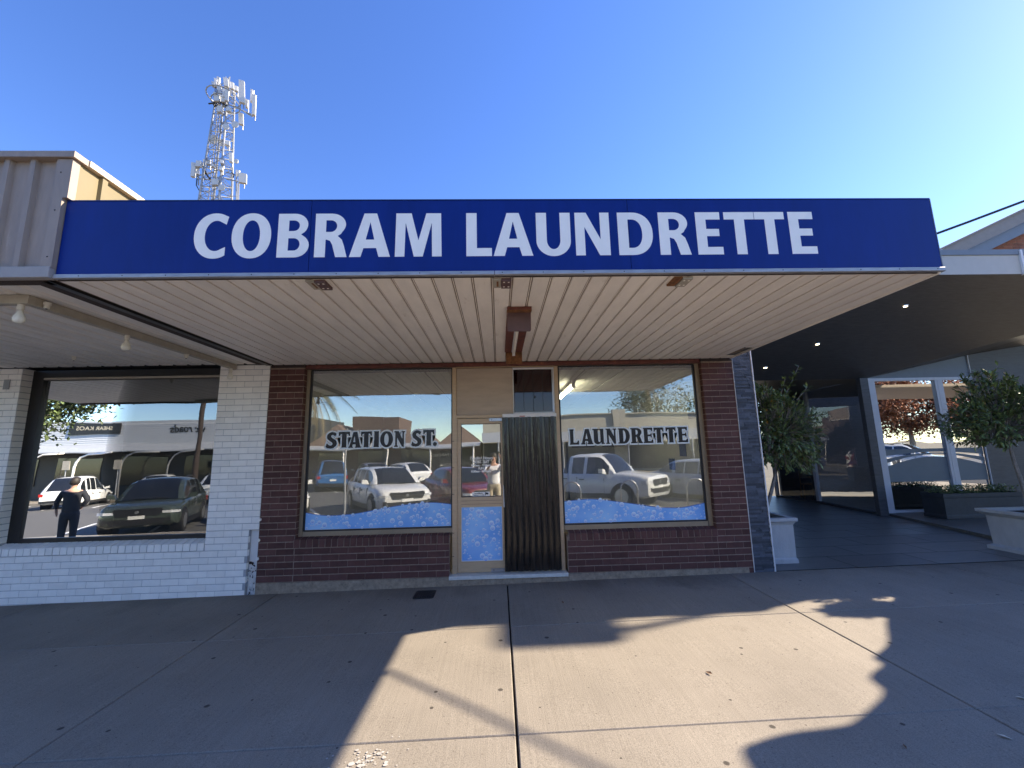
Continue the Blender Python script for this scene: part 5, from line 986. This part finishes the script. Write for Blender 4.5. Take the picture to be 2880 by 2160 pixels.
def car(lab, x, y, head, kind='suv', m=P_WHITE, plate='', word=None, L=4.5, W=1.86, H=1.66, grp=None):
    """x forward, built around its own centre on the road"""
    t = thing({'ute': 'pickup_truck', 'suv': 'parked_car', 'van': 'parked_car', 'sedan': 'parked_car'}[kind], (x, y, rz(x)), lab, {'ute': 'pickup truck'}.get(kind, 'car'), grp, world=False); t.rotation_euler.z = head
    bl = 1.02 if kind != 'sedan' else .92                                     # belt height
    st = {'suv': [(0, .40, .74, .80), (.02, .30, .83, .91), (.07, .25, .90, .97), (.15, .24, .96, .99), (.26, .23, 1.01, 1), (.45, .23, bl + .03, 1), (.72, .24, bl + .06, 1), (.90, .26, bl + .06, .985), (.975, .32, bl + .02, .94), (1, .44, .90, .86)],
          'sedan': [(0, .38, .62, .74), (.015, .30, .72, .86), (.06, .24, .78, .95), (.14, .22, .83, .99), (.27, .21, .90, 1), (.45, .21, .93, 1), (.72, .22, .96, 1), (.88, .25, .98, .98), (.97, .32, .94, .92), (1, .44, .80, .84)]}
    st['ute'] = [(0, .48, .96, .84), (.012, .38, 1.04, .93), (.05, .34, 1.08, .98), (.12, .34, 1.10, .99), (.24, .33, 1.14, 1), (.42, .33, 1.13, 1), (.62, .34, 1.13, 1), (.90, .36, 1.13, 1), (.985, .42, 1.12, .98), (1, .5, 1.10, .96)]; st['van'] = st['suv']
    S = st[kind]; g = MB(); hwid = W / 2; nr = 0
    for (u, zb_, zt_, wf_) in S:
        xx = L / 2 - u * L; h = zt_ - zb_; w = hwid * wf_
        half = [(w * .80, zb_), (w * .96, zb_ + .06), (w, zb_ + .22 * h), (w * 1.0, zb_ + .52 * h), (w * .985, zb_ + .74 * h), (w * .955, zb_ + .90 * h), (w * .86, zt_), (w * .45, zt_ + .018)]
        rg = half + [(0, zt_ + .026)] + [(-a, b) for a, b in half[::-1]]; nr = len(rg); g.v += [(xx, a, b) for a, b in rg]
    for i in range(len(S) - 1):
        for q in range(nr): g.f.append((i * nr + q, i * nr + (q + 1) % nr, (i + 1) * nr + (q + 1) % nr, (i + 1) * nr + q)); g.mi.append(0)
    g.f += [tuple(range(nr)), tuple(range((len(S) - 1) * nr, len(S) * nr))]; g.mi += [0, 0]
    body = obj('body', g, m, t, smooth=True, ang=38)
    if word: text('lettering', word, .25, .62, .24, letter_black, body, -hwid - .006)
    # cabin
    cab = {'suv': (.235, .43, .81, .965), 'van': (.255, .40, .93, .985), 'ute': (.235, .345, .575, .625), 'sedan': (.26, .42, .72, .90)}[kind]
    zbq = {'suv': bl, 'van': bl, 'ute': 1.10, 'sedan': .88}[kind]; X = lambda u: L / 2 - u * L; wb, wt = hwid * .90, hwid * .70
    A_ = [(X(cab[0]), wb * .95, zbq), (X(cab[1]), wt, H - .05), (X(cab[2]), wt * .98, H - .06), (X(cab[3]), wb * .94, zbq + .02)]
    # rounded cabin: one loft, its faces shared between the glass and the painted shell
    Hc = H - zbq; b0, b1, b2, b3 = cab; mid = (b1 + b2) / 2
    prof = [(b0, .0), (b0 + (b1 - b0) * .35, .42), (b0 + (b1 - b0) * .75, .80), (b1, .935), (b1 + .05, .975)]
    pl_ = [b1 + (b2 - b1) * f for f in ((.22, .26, .62, .66, .9) if kind != 'ute' else (.40, .50, .88))]
    prof += [(u, 1.0 - .06 * ((u - mid) / (b2 - mid)) ** 2) for u in pl_] + [(b2, .925), (b2 + (b3 - b2) * .35, .72), (b2 + (b3 - b2) * .75, .33), (b3, .0)]
    gg, gs = MB(), MB(); rings = []
    for (u, h) in prof:
        k = math.sin(min(1, h) * math.pi / 2); z = lambda f: zbq - .02 + (Hc * h + .02) * f
        half = [(wb, z(0)), (wb - (wb - wt) * .42 * k, z(.48)), (wb - (wb - wt) * .86 * k, z(.86)), (wt * .86 + (wb - wt) * .6 * (1 - k), z(.97)), (wt * .45, z(1.0) + .012)]
        rings.append([(X(u), a, c) for a, c in half] + [(X(u), 0, z(1.0) + .018)] + [(X(u), -a, c) for a, c in half[::-1]])
    n = len(rings[0])
    for i in range(len(rings) - 1):
        u0, u1 = prof[i][0], prof[i + 1][0]; um = (u0 + u1) / 2; front = um < b1 + .001; rear = um > b2 - .001; pillar = (not front and not rear) and (u1 - u0) < .045 and i > 4
        for q in range(n - 1):
            side = q in (0, 1, n - 2, n - 3); edge = q in (2, n - 4)
            paintit = (not side and not (front or rear)) or (edge and not (front or rear)) or (pillar and side) or (edge and (front or rear)) or (side and (i in (0, len(rings) - 2)))
            (gs if paintit else gg).add([rings[i][q], rings[i][q + 1], rings[i + 1][q + 1], rings[i + 1][q]], [(0, 1, 2, 3)])
    for nm, g, mm in (('windows', gg, cglass), ('cabin_shell', gs, m)):
        me = g.mesh(nm, mm, fix=False); bm = bmesh.new(); bm.from_mesh(me); bmesh.ops.remove_doubles(bm, verts=bm.verts, dist=.0005); bmesh.ops.recalc_face_normals(bm, faces=bm.faces); bm.to_mesh(me); bm.free(); me.polygons.foreach_set('use_smooth', [True] * len(me.polygons)); link(nm, me, t)
    xs_ = [X(b1) + .06, X(b1 * .6 + b2 * .4), X(b2 * .9 + b1 * .1), X(b2) - .05]
    if kind == 'ute':
        obj('tray_liner', MB().box(-L / 2 + .10, X(.635), -hwid * .80, hwid * .80, 1.125, 1.150), blackp, t); obj('tray_rail', MB().box(-L / 2 + .03, X(.635), hwid * .84, hwid * .95, 1.12, 1.17).box(-L / 2 + .03, X(.635), -hwid * .95, -hwid * .84, 1.12, 1.17), m, t)
    for sd in (1, -1):
        yo = sd * (hwid + .003)
        obj('sill_cladding', MB().box(X(.72), X(.25), *sorted((sd * (hwid - .10), sd * (hwid + .004))), S[4][1] - .01, S[4][1] + .16), blackp if kind != 'sedan' else m, t)
        for f in ((.30, .50) if kind == 'ute' else (.30, .49, .68)): obj('door_seam', MB().box(X(f) - .004, X(f) + .004, *sorted((sd * (hwid - .08), sd * (hwid + .0015))), S[4][1] + .17, zbq - .10), blackp, t)
        for f in ((.46, .59) if kind == 'ute' else (.46, .65)): obj('door_handle', MB().box(X(f) - .09, X(f) + .09, *sorted((sd * (hwid - .06), sd * (hwid + .018))), zbq - .20, zbq - .165), blackp, t)
    obj('wiper', MB().tube([(X(cab[0]) + .03, -.5, zbq + .03), (X(cab[0]) - .08, .1, zbq + .06)], .012, 5).tube([(X(cab[0]) + .05, 0, zbq + .03), (X(cab[0]) - .06, .5, zbq + .06)], .012, 5), blackp, t)
    # lower cladding, bumpers, lamps
    zb0 = S[2][1]; nose = L / 2; lo = {'suv': .62, 'van': .62, 'ute': .76, 'sedan': .50}[kind]
    obj('grille', MB().prism([(-.50, lo - .02), (.50, lo - .02), (.60, lo + .14), (.56, lo + .20), (-.56, lo + .20), (-.60, lo + .14)], nose - .045, nose + .012, 'x'), blackp, t); gr = obj('bumper_intake', MB().prism([(-.62, lo - .26), (.62, lo - .26), (.70, lo - .10), (-.70, lo - .10)], nose - .06, nose + .008, 'x'), blackp, t)
    obj('badge', MB().lathe([(.05, nose + .012), (.045, nose + .02)], (0, 0, lo + .10), 12, 'x'), rimm, t)
    for s in (1, -1):
        obj('headlight', MB().prism([(nose + .006, s * hwid * .58), (nose + .005, s * hwid * .80), (nose - .10, s * hwid * .95), (nose - .24, s * hwid * .995), (nose - .24, s * hwid * .8), (nose - .03, s * hwid * .58)], lo + (.04 if kind == 'ute' else .05), lo + (.17 if kind == 'ute' else .12), 'z'), lampw, t); obj('fog_lamp', MB().prism([(s * .70, lo - .20), (s * .80, lo - .20), (s * .80, lo - .08), (s * .70, lo - .06)], nose - .16, nose + .008, 'x'), blackp, t)
        obj('tail_light', MB().box(-L / 2 - .008, -L / 2 + .16, *(sorted((s * hwid * .72, s * hwid * .93))), lo + .14, lo + (.42 if kind == 'ute' else .30)), lampr, t)
        obj('mirror', MB().prism([(s * (hwid - .06), zbq + .02), (s * (hwid + .17), zbq + .05), (s * (hwid + .17), zbq + .19), (s * (hwid + .02), zbq + .17)], X(cab[0]) - .42, X(cab[0]) - .26, 'x'), m, t)
        for (u) in (.175, .795 if kind != 'ute' else .785):
            wr = .36 if kind != 'sedan' else .33; wr = .40 if kind == 'ute' else wr
            w_ = obj('wheel', MB().lathe([(wr * .62, s * (hwid - .24)), (wr * .97, s * (hwid - .24)), (wr, s * (hwid - .2)), (wr, s * (hwid - .03)), (wr * .95, s * (hwid + .03)), (wr * .68, s * (hwid + .03))], (X(u), 0, wr), 22, 'y'), rubber, t, smooth=True, ang=40)
            obj('rim', MB().lathe([(wr * .67, s * (hwid - .1)), (wr * .67, s * (hwid + .033)), (wr * .58, s * (hwid + .031)), (wr * .15, s * (hwid + .036))], (X(u), 0, wr), 10, 'y'), rimm, w_, smooth=False)
            obj('wheel_arch', MB().lathe([(wr * 1.17, s * (hwid - .3)), (wr * 1.13, s * (hwid + .004)), (wr * 1.0, s * (hwid + .004))], (X(u), 0, wr + .01), 22, 'y'), blackp, t)
    obj('front_plate', MB().box(nose + .012, nose + .02, -.19, .19, lo - .10, lo - .005), plate_m, t); rp = obj('rear_plate', MB().box(-L / 2 - .02, -L / 2 - .006, -.19, .19, lo + .02, lo + .12), plate_m, t)
    obj('rear_bumper', MB().box(-L / 2 - .035, -L / 2 + .2, -hwid * .86, hwid * .86, zb0 + .12, lo - .10), blackp if kind != 'ute' else steel, t)
    if kind != 'ute' and kind != 'sedan': obj('roof_rail', MB().tube([(xs_[1] + .3, wt * .92, H), (xs_[1], wt * .92, H + .04), (xs_[3] + .2, wt * .92, H + .02)], .018, 6).tube([(xs_[1] + .3, -wt * .92, H), (xs_[1], -wt * .92, H + .04), (xs_[3] + .2, -wt * .92, H + .02)], .018, 6), blackp, t)
    return t
def nose_at(lab, nx, ny, hdeg, **k):
    L = k.get('L', 4.5); h = R(hdeg); return car(lab, nx - math.cos(h) * L / 2, ny - math.sin(h) * L / 2, h, **k)
def tail_at(lab, tx, ty, hdeg, **k):
    L = k.get('L', 4.5); h = R(hdeg); return car(lab, tx + math.cos(h) * L / 2, ty + math.sin(h) * L / 2, h, **k)
GN, GF = 'cars parked at the near kerb', 'cars parked across the road'
nose_at('dark green car facing us, reflected in the white shop window', -10.75, -0.75, 66, m=P_GREEN, grp=GN, W=2.0, H=1.68, L=4.6)
nose_at('white car facing us, reflected in the middle of the left laundrette window', -3.0, -1.75, 58, m=P_WHITE, grp=GN, H=1.60)
nose_at('white car cut off by the left frame of the left laundrette window', -7.15, -1.9, 60, m=P_WHITE, grp=GN, H=1.7)
nose_at('dark red car reflected beside the laundrette door', -0.35, -2.6, 60, m=P_RED, grp=GN, kind='sedan', H=1.45)
nose_at('white dual cab pickup truck reflected in the right laundrette window', 5.35, -1.75, 43, m=P_WHITE, grp=GN, kind='ute', L=5.3, W=1.92, H=1.80)
nose_at('silver sedan reflected behind the pickup truck in the right window', 9.3, -2.0, 55, m=P_SILVER, grp=GN, kind='sedan', H=1.45)
tail_at('blue pickup truck with canopy seen from behind in the left laundrette window', -9.9, -13.6, 246, m=P_BLUE, grp=GF, kind='van', L=5.2, H=1.82)
tail_at('white car with lettered door reflected right of the left window', -4.6, -12.9, 232, m=P_WHITE, grp=GF, word='stoles', H=1.55)
tail_at('grey car behind the white one in the left laundrette window', -7.2, -13.6, 244, m=P_GREY, grp=GF)
tail_at('white car seen from behind in the middle of the white shop window', -25.3, -13.2, 246, m=P_WHITE, grp=GF, L=4.8, H=1.82, W=1.9)
tail_at('white car half hidden behind the dark green one in the white shop window', -21.0, -14.2, 246, m=P_WHITE, grp=GF, H=1.75)
tail_at('white car at the right edge of the white shop window', -16.6, -13.2, 250, m=P_WHITE, grp=GF, H=1.7)
tail_at('silver car at the left edge of the white shop window', -27.6, -10.8, 236, m=P_SILVER, grp=GF)
nose_at('white car reflected in the cafe front glass', 22.5, -3.5, 60, m=P_WHITE, grp=GN)
nose_at('silver car reflected in the cafe front glass', 25.6, -3.3, 60, m=P_SILVER, grp=GN)
# ------------------------------------------------------------------ the two people mirrored in the glass
skin = M('skin', (.48, .28, .20), .5, var=.08); shirt_w = M('white shirt', (.74, .74, .76), .8, var=.06); shorts = M('beige shorts', (.42, .36, .27), .8, var=.1); dark_cl = M('dark clothing', (.010, .011, .017), .85, var=.2); hair = M('dark hair', (.02, .014, .01), .6, var=.3); shoe = M('dark shoe', (.02, .02, .02), .6)
def skinned(name, pts, edges, mat, parent, root=0, sub=2):
    me = bpy.data.meshes.new(name); me.from_pydata([p[:3] for p in pts], edges, []); me.materials.append(mat); o = link(name, me, parent); md = o.modifiers.new('skin', 'SKIN'); md.use_smooth_shade = True
    if not me.skin_vertices: return o
    for i, p in enumerate(pts): me.skin_vertices[0].data[i].radius = (p[3], p[4] if len(p) > 4 else p[3])
    me.skin_vertices[0].data[root].use_root = True
    s = o.modifiers.new('sub', 'SUBSURF'); s.levels = sub; s.render_levels = sub; return o
def person(lab, loc, rotz, arms, top, legm, legcov, hh=1.0, long_sleeve=False):
    t = thing('person', loc, lab, 'person', world=False); t.rotation_euler.z = rotz; t.scale = (hh,) * 3
    # faces +y ; body one continuous mesh
    pts = [(0, 0, .93, .15, .11), (0, 0, 1.12, .135, .10), (0, .01, 1.30, .155, .11), (0, 0, 1.44, .11, .08), (0, .01, 1.52, .055), (0, .02, 1.60, .075, .085), (0, .02, 1.70, .085, .10), (0, .02, 1.76, .06, .07)]; ed = [(i, i + 1) for i in range(7)]
    for s in (-1, 1):
        n = len(pts); pts += [(s * .10, 0, .86, .095), (s * .11, .01, .50, .062), (s * .115, -.02, .28, .055), (s * .12, -.02, .08, .042), (s * .13, .12, .04, .040)]; ed += [(0, n), (n, n + 1), (n + 1, n + 2), (n + 2, n + 3), (n + 3, n + 4)]
        n = len(pts); A = arms[0 if s < 0 else 1]; pts += [(s * .19, 0, 1.42, .058), A[0] + (.044,), A[1] + (.032,), A[2] + (.034,)]; ed += [(3, n), (n, n + 1), (n + 1, n + 2), (n + 2, n + 3)]
        h = Vector(A[2]); d = (Vector(A[2]) - Vector(A[1])).normalized(); sd_ = d.cross(Vector((0, 0, 1)) if abs(d.z) < .8 else Vector((1, 0, 0))).normalized()
        for f in range(5):
            off = sd_ * ((f - 2) * .018); b0 = h + off * .8; l = (.05, .075, .08, .075, .06)[f]; n2 = len(pts); cu = d.cross(sd_) * .015
            tip = b0 + d * l + (sd_ * -.03 if f == 0 else off * .2); pts += [tuple(b0.lerp(tip, .55) + cu * .3) + (.0095,), tuple(tip + cu) + (.008,)]; ed += [(n + 3, n2), (n2, n2 + 1)]
    bd = skinned('body', pts, ed, skin, t)
    sh = [(0, 0, .84, .20, .155), (0, 0, .98, .195, .15), (0, 0, 1.14, .185, .145), (0, .01, 1.30, .20, .15), (0, 0, 1.43, .15, .11)]; se = [(0, 1), (1, 2), (2, 3), (3, 4)]
    for s in (-1, 1):
        A = arms[0 if s < 0 else 1]; n = len(sh); e = Vector((s * .19, 0, 1.42)).lerp(Vector(A[0]), .95); sh += [(s * .20, 0, 1.41, .074), tuple(e) + (.062,)]; se += [(4, n), (n, n + 1)]
        if long_sleeve: sh.append(tuple(Vector(A[0]).lerp(Vector(A[1]), .9)) + (.046,)); se.append((n + 1, n + 2))
    skinned('shirt', sh, se, top, bd)
    lg = [(0, 0, .98, .17, .135), (0, 0, .88, .185, .145)]; le = [(0, 1)]
    for s in (-1, 1): n = len(lg); lg += [(s * .10, 0, .80, .125), (s * .112, .01, .50, .092), (s * .115, -.01, min(legcov, .42), .088 if legcov > .4 else .07)]; le += [(1, n), (n, n + 1), (n + 1, n + 2)]
    skinned('trousers', lg, le, legm, bd)
    g = MB().lathe([(.02, 1.825), (.085, 1.79), (.108, 1.72), (.10, 1.66), (.085, 1.62)], (0, -.005, 0), 14); obj('hair', g, hair, bd, smooth=True)
    obj('nose', MB().add([(-.015, .115, 1.66), (.015, .115, 1.66), (0, .145, 1.655), (0, .112, 1.70)], [(0, 1, 2), (0, 2, 3), (1, 3, 2)]), skin, bd); obj('mouth', MB().box(-.028, .028, .10, .112, 1.612, 1.62), lampr, bd)
    for s in (-1, 1):
        obj('eye', MB().lathe([(.004, .100), (.012, .110), (.006, .116)], (s * .033, 0, 1.70), 8, 'y'), hair, bd); obj('ear', MB().lathe([(.02, -.012), (.024, 0), (.016, .012)], (s * .088, .01, 1.675), 8, 'x'), skin, bd); obj('shoe', MB().cham(s * .12 - .05, s * .12 + .05, -.09, .20, 0, .075, .02), shoe, bd)
    return t
person('person in white shirt and beige shorts holding a phone up, reflected in the door', (-0.16, -0.42, gz(0, -.42)), 0, [((-.27, .16, 1.22), (-.14, .34, 1.40), (-.03, .40, 1.55)), ((.27, .17, 1.36), (.24, .36, 1.60), (.19, .365, 1.74))], shirt_w, shorts, .52)
t = thing('phone', (.02, -.03, 1.70), 'dark phone held up by the person in the white shirt', 'phone'); obj('case', MB().box(-.075, .085, -.035, -.026, 1.715, 1.795), blackp, t); obj('screen', MB().box(-.07, .08, -.0375, -.036, 1.72, 1.79), cglass, t)
person('person in dark clothes with a hand on the hip, reflected in the white shop window', (-10.45, 1.6, gz(-10.4, 1.6)), R(150), [((-.32, -.05, 1.18), (-.20, .06, 1.0), (-.16, .10, .97)), ((.30, .02, 1.16), (.30, .10, .95), (.30, .14, .86))], dark_cl, dark_cl, .12, .91, True)
# ------------------------------------------------------------------ across the road
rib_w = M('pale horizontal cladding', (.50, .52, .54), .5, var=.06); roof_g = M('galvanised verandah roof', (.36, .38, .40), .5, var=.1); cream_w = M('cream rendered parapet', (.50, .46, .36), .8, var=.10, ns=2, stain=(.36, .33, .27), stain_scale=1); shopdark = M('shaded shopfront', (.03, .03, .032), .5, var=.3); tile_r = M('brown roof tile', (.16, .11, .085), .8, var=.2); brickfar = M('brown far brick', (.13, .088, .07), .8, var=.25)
FY = -22.6
fb = thing('far_shop', (-30, FY - 3, 0), 'long shop across the road with pale cladding and hooped verandah posts', 'building')
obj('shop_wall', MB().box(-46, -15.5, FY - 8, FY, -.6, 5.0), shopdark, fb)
cl = obj('clad_parapet', MB().box(-46, -15.5, FY - .02, FY + .1, 3.6, 5.65), rib_w, fb)
for k in range(13): obj('cladding_board', MB().prism([(FY + .1, 3.65 + k * .14), (FY + .135, 3.65 + k * .14), (FY + .1, 3.77 + k * .14)], -46, -15.5, 'x'), rib_w, cl)
obj('verandah_roof', MB().prism([(FY + .1, 3.75), (FY + 1.6, 3.68), (FY + 2.4, 3.45), (FY + 2.8, 3.10), (FY + 2.8, 3.02), (FY + .1, 3.5)], -46, -15.5, 'x'), roof_g, fb)
for k in range(9):
    x = -44 + k * 3.3; obj('hoop_post', MB().tube([(x, FY + 3, -.4), (x, FY + 3, 1.9), (x + .12, FY + 3, 2.3), (x + .4, FY + 3, 2.7), (x + .85, FY + 3, 2.93), (x + 2.5, FY + 3, 3.0)], .06, 8), letter_m if k < 5 else galv, fb, smooth=True)
for k in range(6): obj('shop_window', MB().box(-45 + k * 5, -41.5 + k * 5, FY + .01, FY + .05, .6, 2.7), cglass, fb)
SB = thing('far_shop_sign', (-32, FY + .2, 3.9), 'black fascia sign reading SHEAR KAOS across the road', 'sign'); obj('sign_board', MB().box(-34.2, -30.4, FY + .14, FY + .24, 4.55, 5.5), dark_frame, SB); text('line_of_text', 'SHEAR KAOS', -32.3, 4.9, .46, M('gold lettering', (.55, .48, .34), .5), SB, FY + .245, 'CENTER', 0, .006, True)
VS = thing('far_shop_sign', (-25, FY + .2, 4), 'dark lettering reading vic roads on the pale cladding across the road', 'sign'); text('line_of_text', 'vic roads', -25.1, 4.7, .8, blackp, VS, FY + .15, 'CENTER', .2, .02, True)
ub = thing('tiled_house', (-10, FY - 4, 0), 'brown brick building with hipped tile roofs across the road', 'building')
obj('wall', MB().box(-15.4, -1.5, FY - 8, FY, -.5, 2.6), brickfar, ub); obj('upper_block', MB().box(-12.2, -8.4, FY - 6, FY - 1, 2.6, 5.0), brickfar, ub)
for (a, b, h) in ((-15.5, -11.2, 4.3), (-8.2, -5.0, 3.9), (-5.0, -1.4, 4.0)): obj('gable_roof', MB().add([(a, FY + .6, 2.55), (b, FY + .6, 2.55), ((a + b) / 2, FY - .4, h), (a, FY - 7, 2.55), (b, FY - 7, 2.55), ((a + b) / 2, FY - 6, h)], [(0, 1, 2), (3, 5, 4), (0, 2, 5, 3), (1, 4, 5, 2)]), tile_r, ub)
obj('verandah_roof', MB().prism([(FY + .1, 2.7), (FY + 2.6, 2.35), (FY + 2.6, 2.25), (FY + .1, 2.6)], -15.4, -1.5, 'x'), roof_g, ub)
for k in range(5): obj('verandah_post', MB().tube([(-14.8 + k * 3.2, FY + 2.5, -.3), (-14.8 + k * 3.2, FY + 2.5, 2.3)], .06, 8), letter_m, ub)
for k in range(4): obj('shop_window', MB().box(-14.6 + k * 3.3, -12.2 + k * 3.3, FY + .01, FY + .05, .5, 2.1), cglass, ub)
MVS = thing('painter_sign', (-4.4, FY + .1, 1.6), 'small pale MV PAINTERS lettering on the shopfront across the road', 'sign'); text('line_of_text', 'MV PAINTERS', -4.4, 1.65, .34, letter_m, MVS, FY + .07, 'CENTER', .1, .005, True)
pb = thing('parapet_building', (10, FY - 4, 0), 'cream rendered parapet building across the road with a raised pier', 'building')
obj('wall', MB().box(-1.3, 30, FY - 8, FY, -.5, 4.7), cream_w, pb); obj('parapet_pier', MB().box(9.5, 10.6, FY - .3, FY + .15, -.2, 5.1), cream_w, pb); obj('coping', MB().box(-1.3, 30, FY - .2, FY + .12, 4.7, 4.8), cream_w, pb)
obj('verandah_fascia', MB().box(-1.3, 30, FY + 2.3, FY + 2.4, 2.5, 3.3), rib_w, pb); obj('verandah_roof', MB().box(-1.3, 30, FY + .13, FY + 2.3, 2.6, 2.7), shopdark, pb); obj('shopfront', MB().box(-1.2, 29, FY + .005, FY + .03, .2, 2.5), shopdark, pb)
for k in range(6): obj('verandah_post', MB().tube([(0 + k * 5, FY + 2.35, -.2), (0 + k * 5, FY + 2.35, 2.5)], .07, 8), galv, pb)
def pole(name, lab, x, y, h, r_, cat, m=bark_m, extra=None):
    t = thing(name, (x, y, rz(x)), lab, cat); obj('post', MB().tube([(x, y, rz(x)), (x, y, h)], [r_, r_ * .8], 10), m, t, smooth=True, ang=60)
    if extra: extra(t, x, y, h)
    return t
pole('power_pole', 'tall timber power pole at the right of the white shop window reflection', -20.2, -16.8, 9.5, .16, 'pole', dark_timber, lambda t, x, y, h: obj('crossarm', MB().box(x - 1.2, x + 1.2, y - .06, y + .06, h - .6, h - .45), dark_timber, t))
for (x, y, lab) in ((-29.6, -17.9, 'grey parking sign on a post left of the white car in the reflection'), (-26.2, -17.9, 'grey parking sign on a post right of the white car in the reflection')):
    pole('parking_sign', lab, x, y, 2.3, .035, 'sign', galv, lambda t, x, y, h: obj('plate', MB().box(x - .25, x + .25, y + .04, y + .06, 1.75, 2.35), beam_m, t))
pole('sign_post', 'slim grey post at the near kerb reflected in the left laundrette window', -4.75, -1.0, 2.6, .035, 'post', galv)
pole('street_sign', 'grey backed sign on a post reflected in the cafe front glass', 26.4, -2.5, 3.4, .05, 'sign', galv, lambda t, x, y, h: obj('plate', MB().box(x - .3, x + .3, y - .06, y - .04, 2.5, 3.3), galv, t))
for (x, lab) in ((1.9, 'steel bike hoop nearest the laundrette door'), (3.6, 'steel bike hoop in the middle of the right window reflection'), (5.6, 'steel bike hoop nearest the truck nose')):
    tag(obj('bike_hoop', MB().tube([(x, -.30, gz(x, 0)), (x, -.30, .62)] + [(x + .25 - .25 * math.cos(R(a)), -.30, .62 + .25 * math.sin(R(a))) for a in (30, 60, 90, 120, 150)] + [(x + .5, -.30, .62), (x + .5, -.30, gz(x, 0))], .024, 8), steel, smooth=True), lab, 'bike hoop', 'bike hoops at the kerb')
# ------------------------------------------------------------------ palms and street trees
frond_m = M('palm frond', (.075, .085, .03), .55, var=.3, ns=3, island=.4); dead_m = M('dry palm frond', (.22, .17, .085), .8, var=.3, ns=3, island=.3); autumn = M('autumn leaves', (.26, .10, .045), .7, var=.5, ns=1.5, island=.5); green2 = M('street tree leaves', (.075, .10, .03), .6, var=.4, ns=1.5, island=.5)
r2 = random.Random(9)
def palm(lab, x, y, h, n=34, ln=2.6):
    t = thing('palm_tree', (x, y, rz(x)), lab, 'palm'); obj('trunk', MB().tube([(x, y, rz(x)), (x + .05, y, h * .5), (x, y, h)], [.34, .28, .30], 12), bark_m, t, smooth=True); ga, gd = MB(), MB()
    for i in range(n):
        a = i * 2.399; el = R(70 - 135 * i / n); L = ln * r2.uniform(.85, 1.1); g = ga if i < n * .62 else gd; pts = []
        for s in range(9):
            u = s / 8; e2 = el - 1.1 * u * u; d = u * L
            pts.append(Vector((x + math.cos(a) * d * math.cos(el - .5 * u), y + math.sin(a) * d * math.cos(el - .5 * u), h + d * math.sin(el - .55 * u))))
        g.tube(pts, [.03, .028, .025, .022, .02, .016, .012, .009, .005], 4, False)
        for s in range(1, 8):
            dd = (pts[s + 1] - pts[s]).normalized(); sd_ = dd.cross(Vector((0, 0, 1))).normalized()
            for q in range(4):
                p = pts[s].lerp(pts[s + 1], q / 4)
                for sg in (-1, 1):
                    w = (dd * .55 + sd_ * sg * .8 + Vector((0, 0, -.45))).normalized(); l = .62 * (1 - abs(s / 8 - .4)); k = dd * .022; g.add([p - k, p + k, p + w * l], [(0, 1, 2)])
    cr = obj('crown', ga, frond_m, t, fix=False); obj('dead_fronds', gd, dead_m, cr, fix=False)
palm('stout palm whose fronds show at the top left of the left laundrette window', -10.05, -9.6, 5.5, 52, 3.0); palm('palm reflected at the upper right of the right laundrette window', 16.0, -32.0, 8.4, 34, 3.3)
def street_tree(lab, x, y, h, cr_, mat, n, zc, trunk=.16):
    t = thing('street_tree', (x, y, rz(x)), lab, 'tree'); tm = MB().tube([(x, y, rz(x)), (x + .1, y, zc * .55), (x, y, zc)], [trunk, trunk * .8, trunk * .5], 9); lv = MB()
    cl_ = [Vector((r2.gauss(0, 1), r2.gauss(0, 1), r2.gauss(0, 1))).normalized() * (r2.random() ** .4) for _ in range(26)]
    for c in cl_:
        q = Vector((x + c.x * cr_[0], y + c.y * cr_[1], zc + c.z * cr_[2])); tm.tube([(x, y, zc * .62), q], [.05, .015], 4, False)
        for i in range(n // 26):
            p = q + Vector((r2.gauss(0, .32) * cr_[0] * .6, r2.gauss(0, .32) * cr_[1] * .6, r2.gauss(0, .28) * cr_[2] * .6)); d = Vector((r2.gauss(0, 1), r2.gauss(0, 1), r2.gauss(-.3, .8))).normalized(); leaf_add(lv, p, d, Vector((0, 0, 1)), .24, .07)
    obj('trunk', tm, bark_m, t, smooth=True); obj('crown', lv, mat, t, fix=False)
street_tree('russet autumn tree reflected in the cafe front glass', 29.0, -9.0, 6, (3.3, 3.0, 2.5), autumn, 17000, 4.6)
street_tree('drooping green street tree reflected at the top left of the white shop window', -20.3, -5.2, 7, (3.0, 2.8, 1.9), green2, 9000, 4.75)
street_tree('grey green tree behind the cream parapet across the road', 15, -27.0, 9, (3.4, 3, 3.0), green2, 4200, 6.6)
for o in bpy.data.objects:
    if '_w' in o: del o['_w']
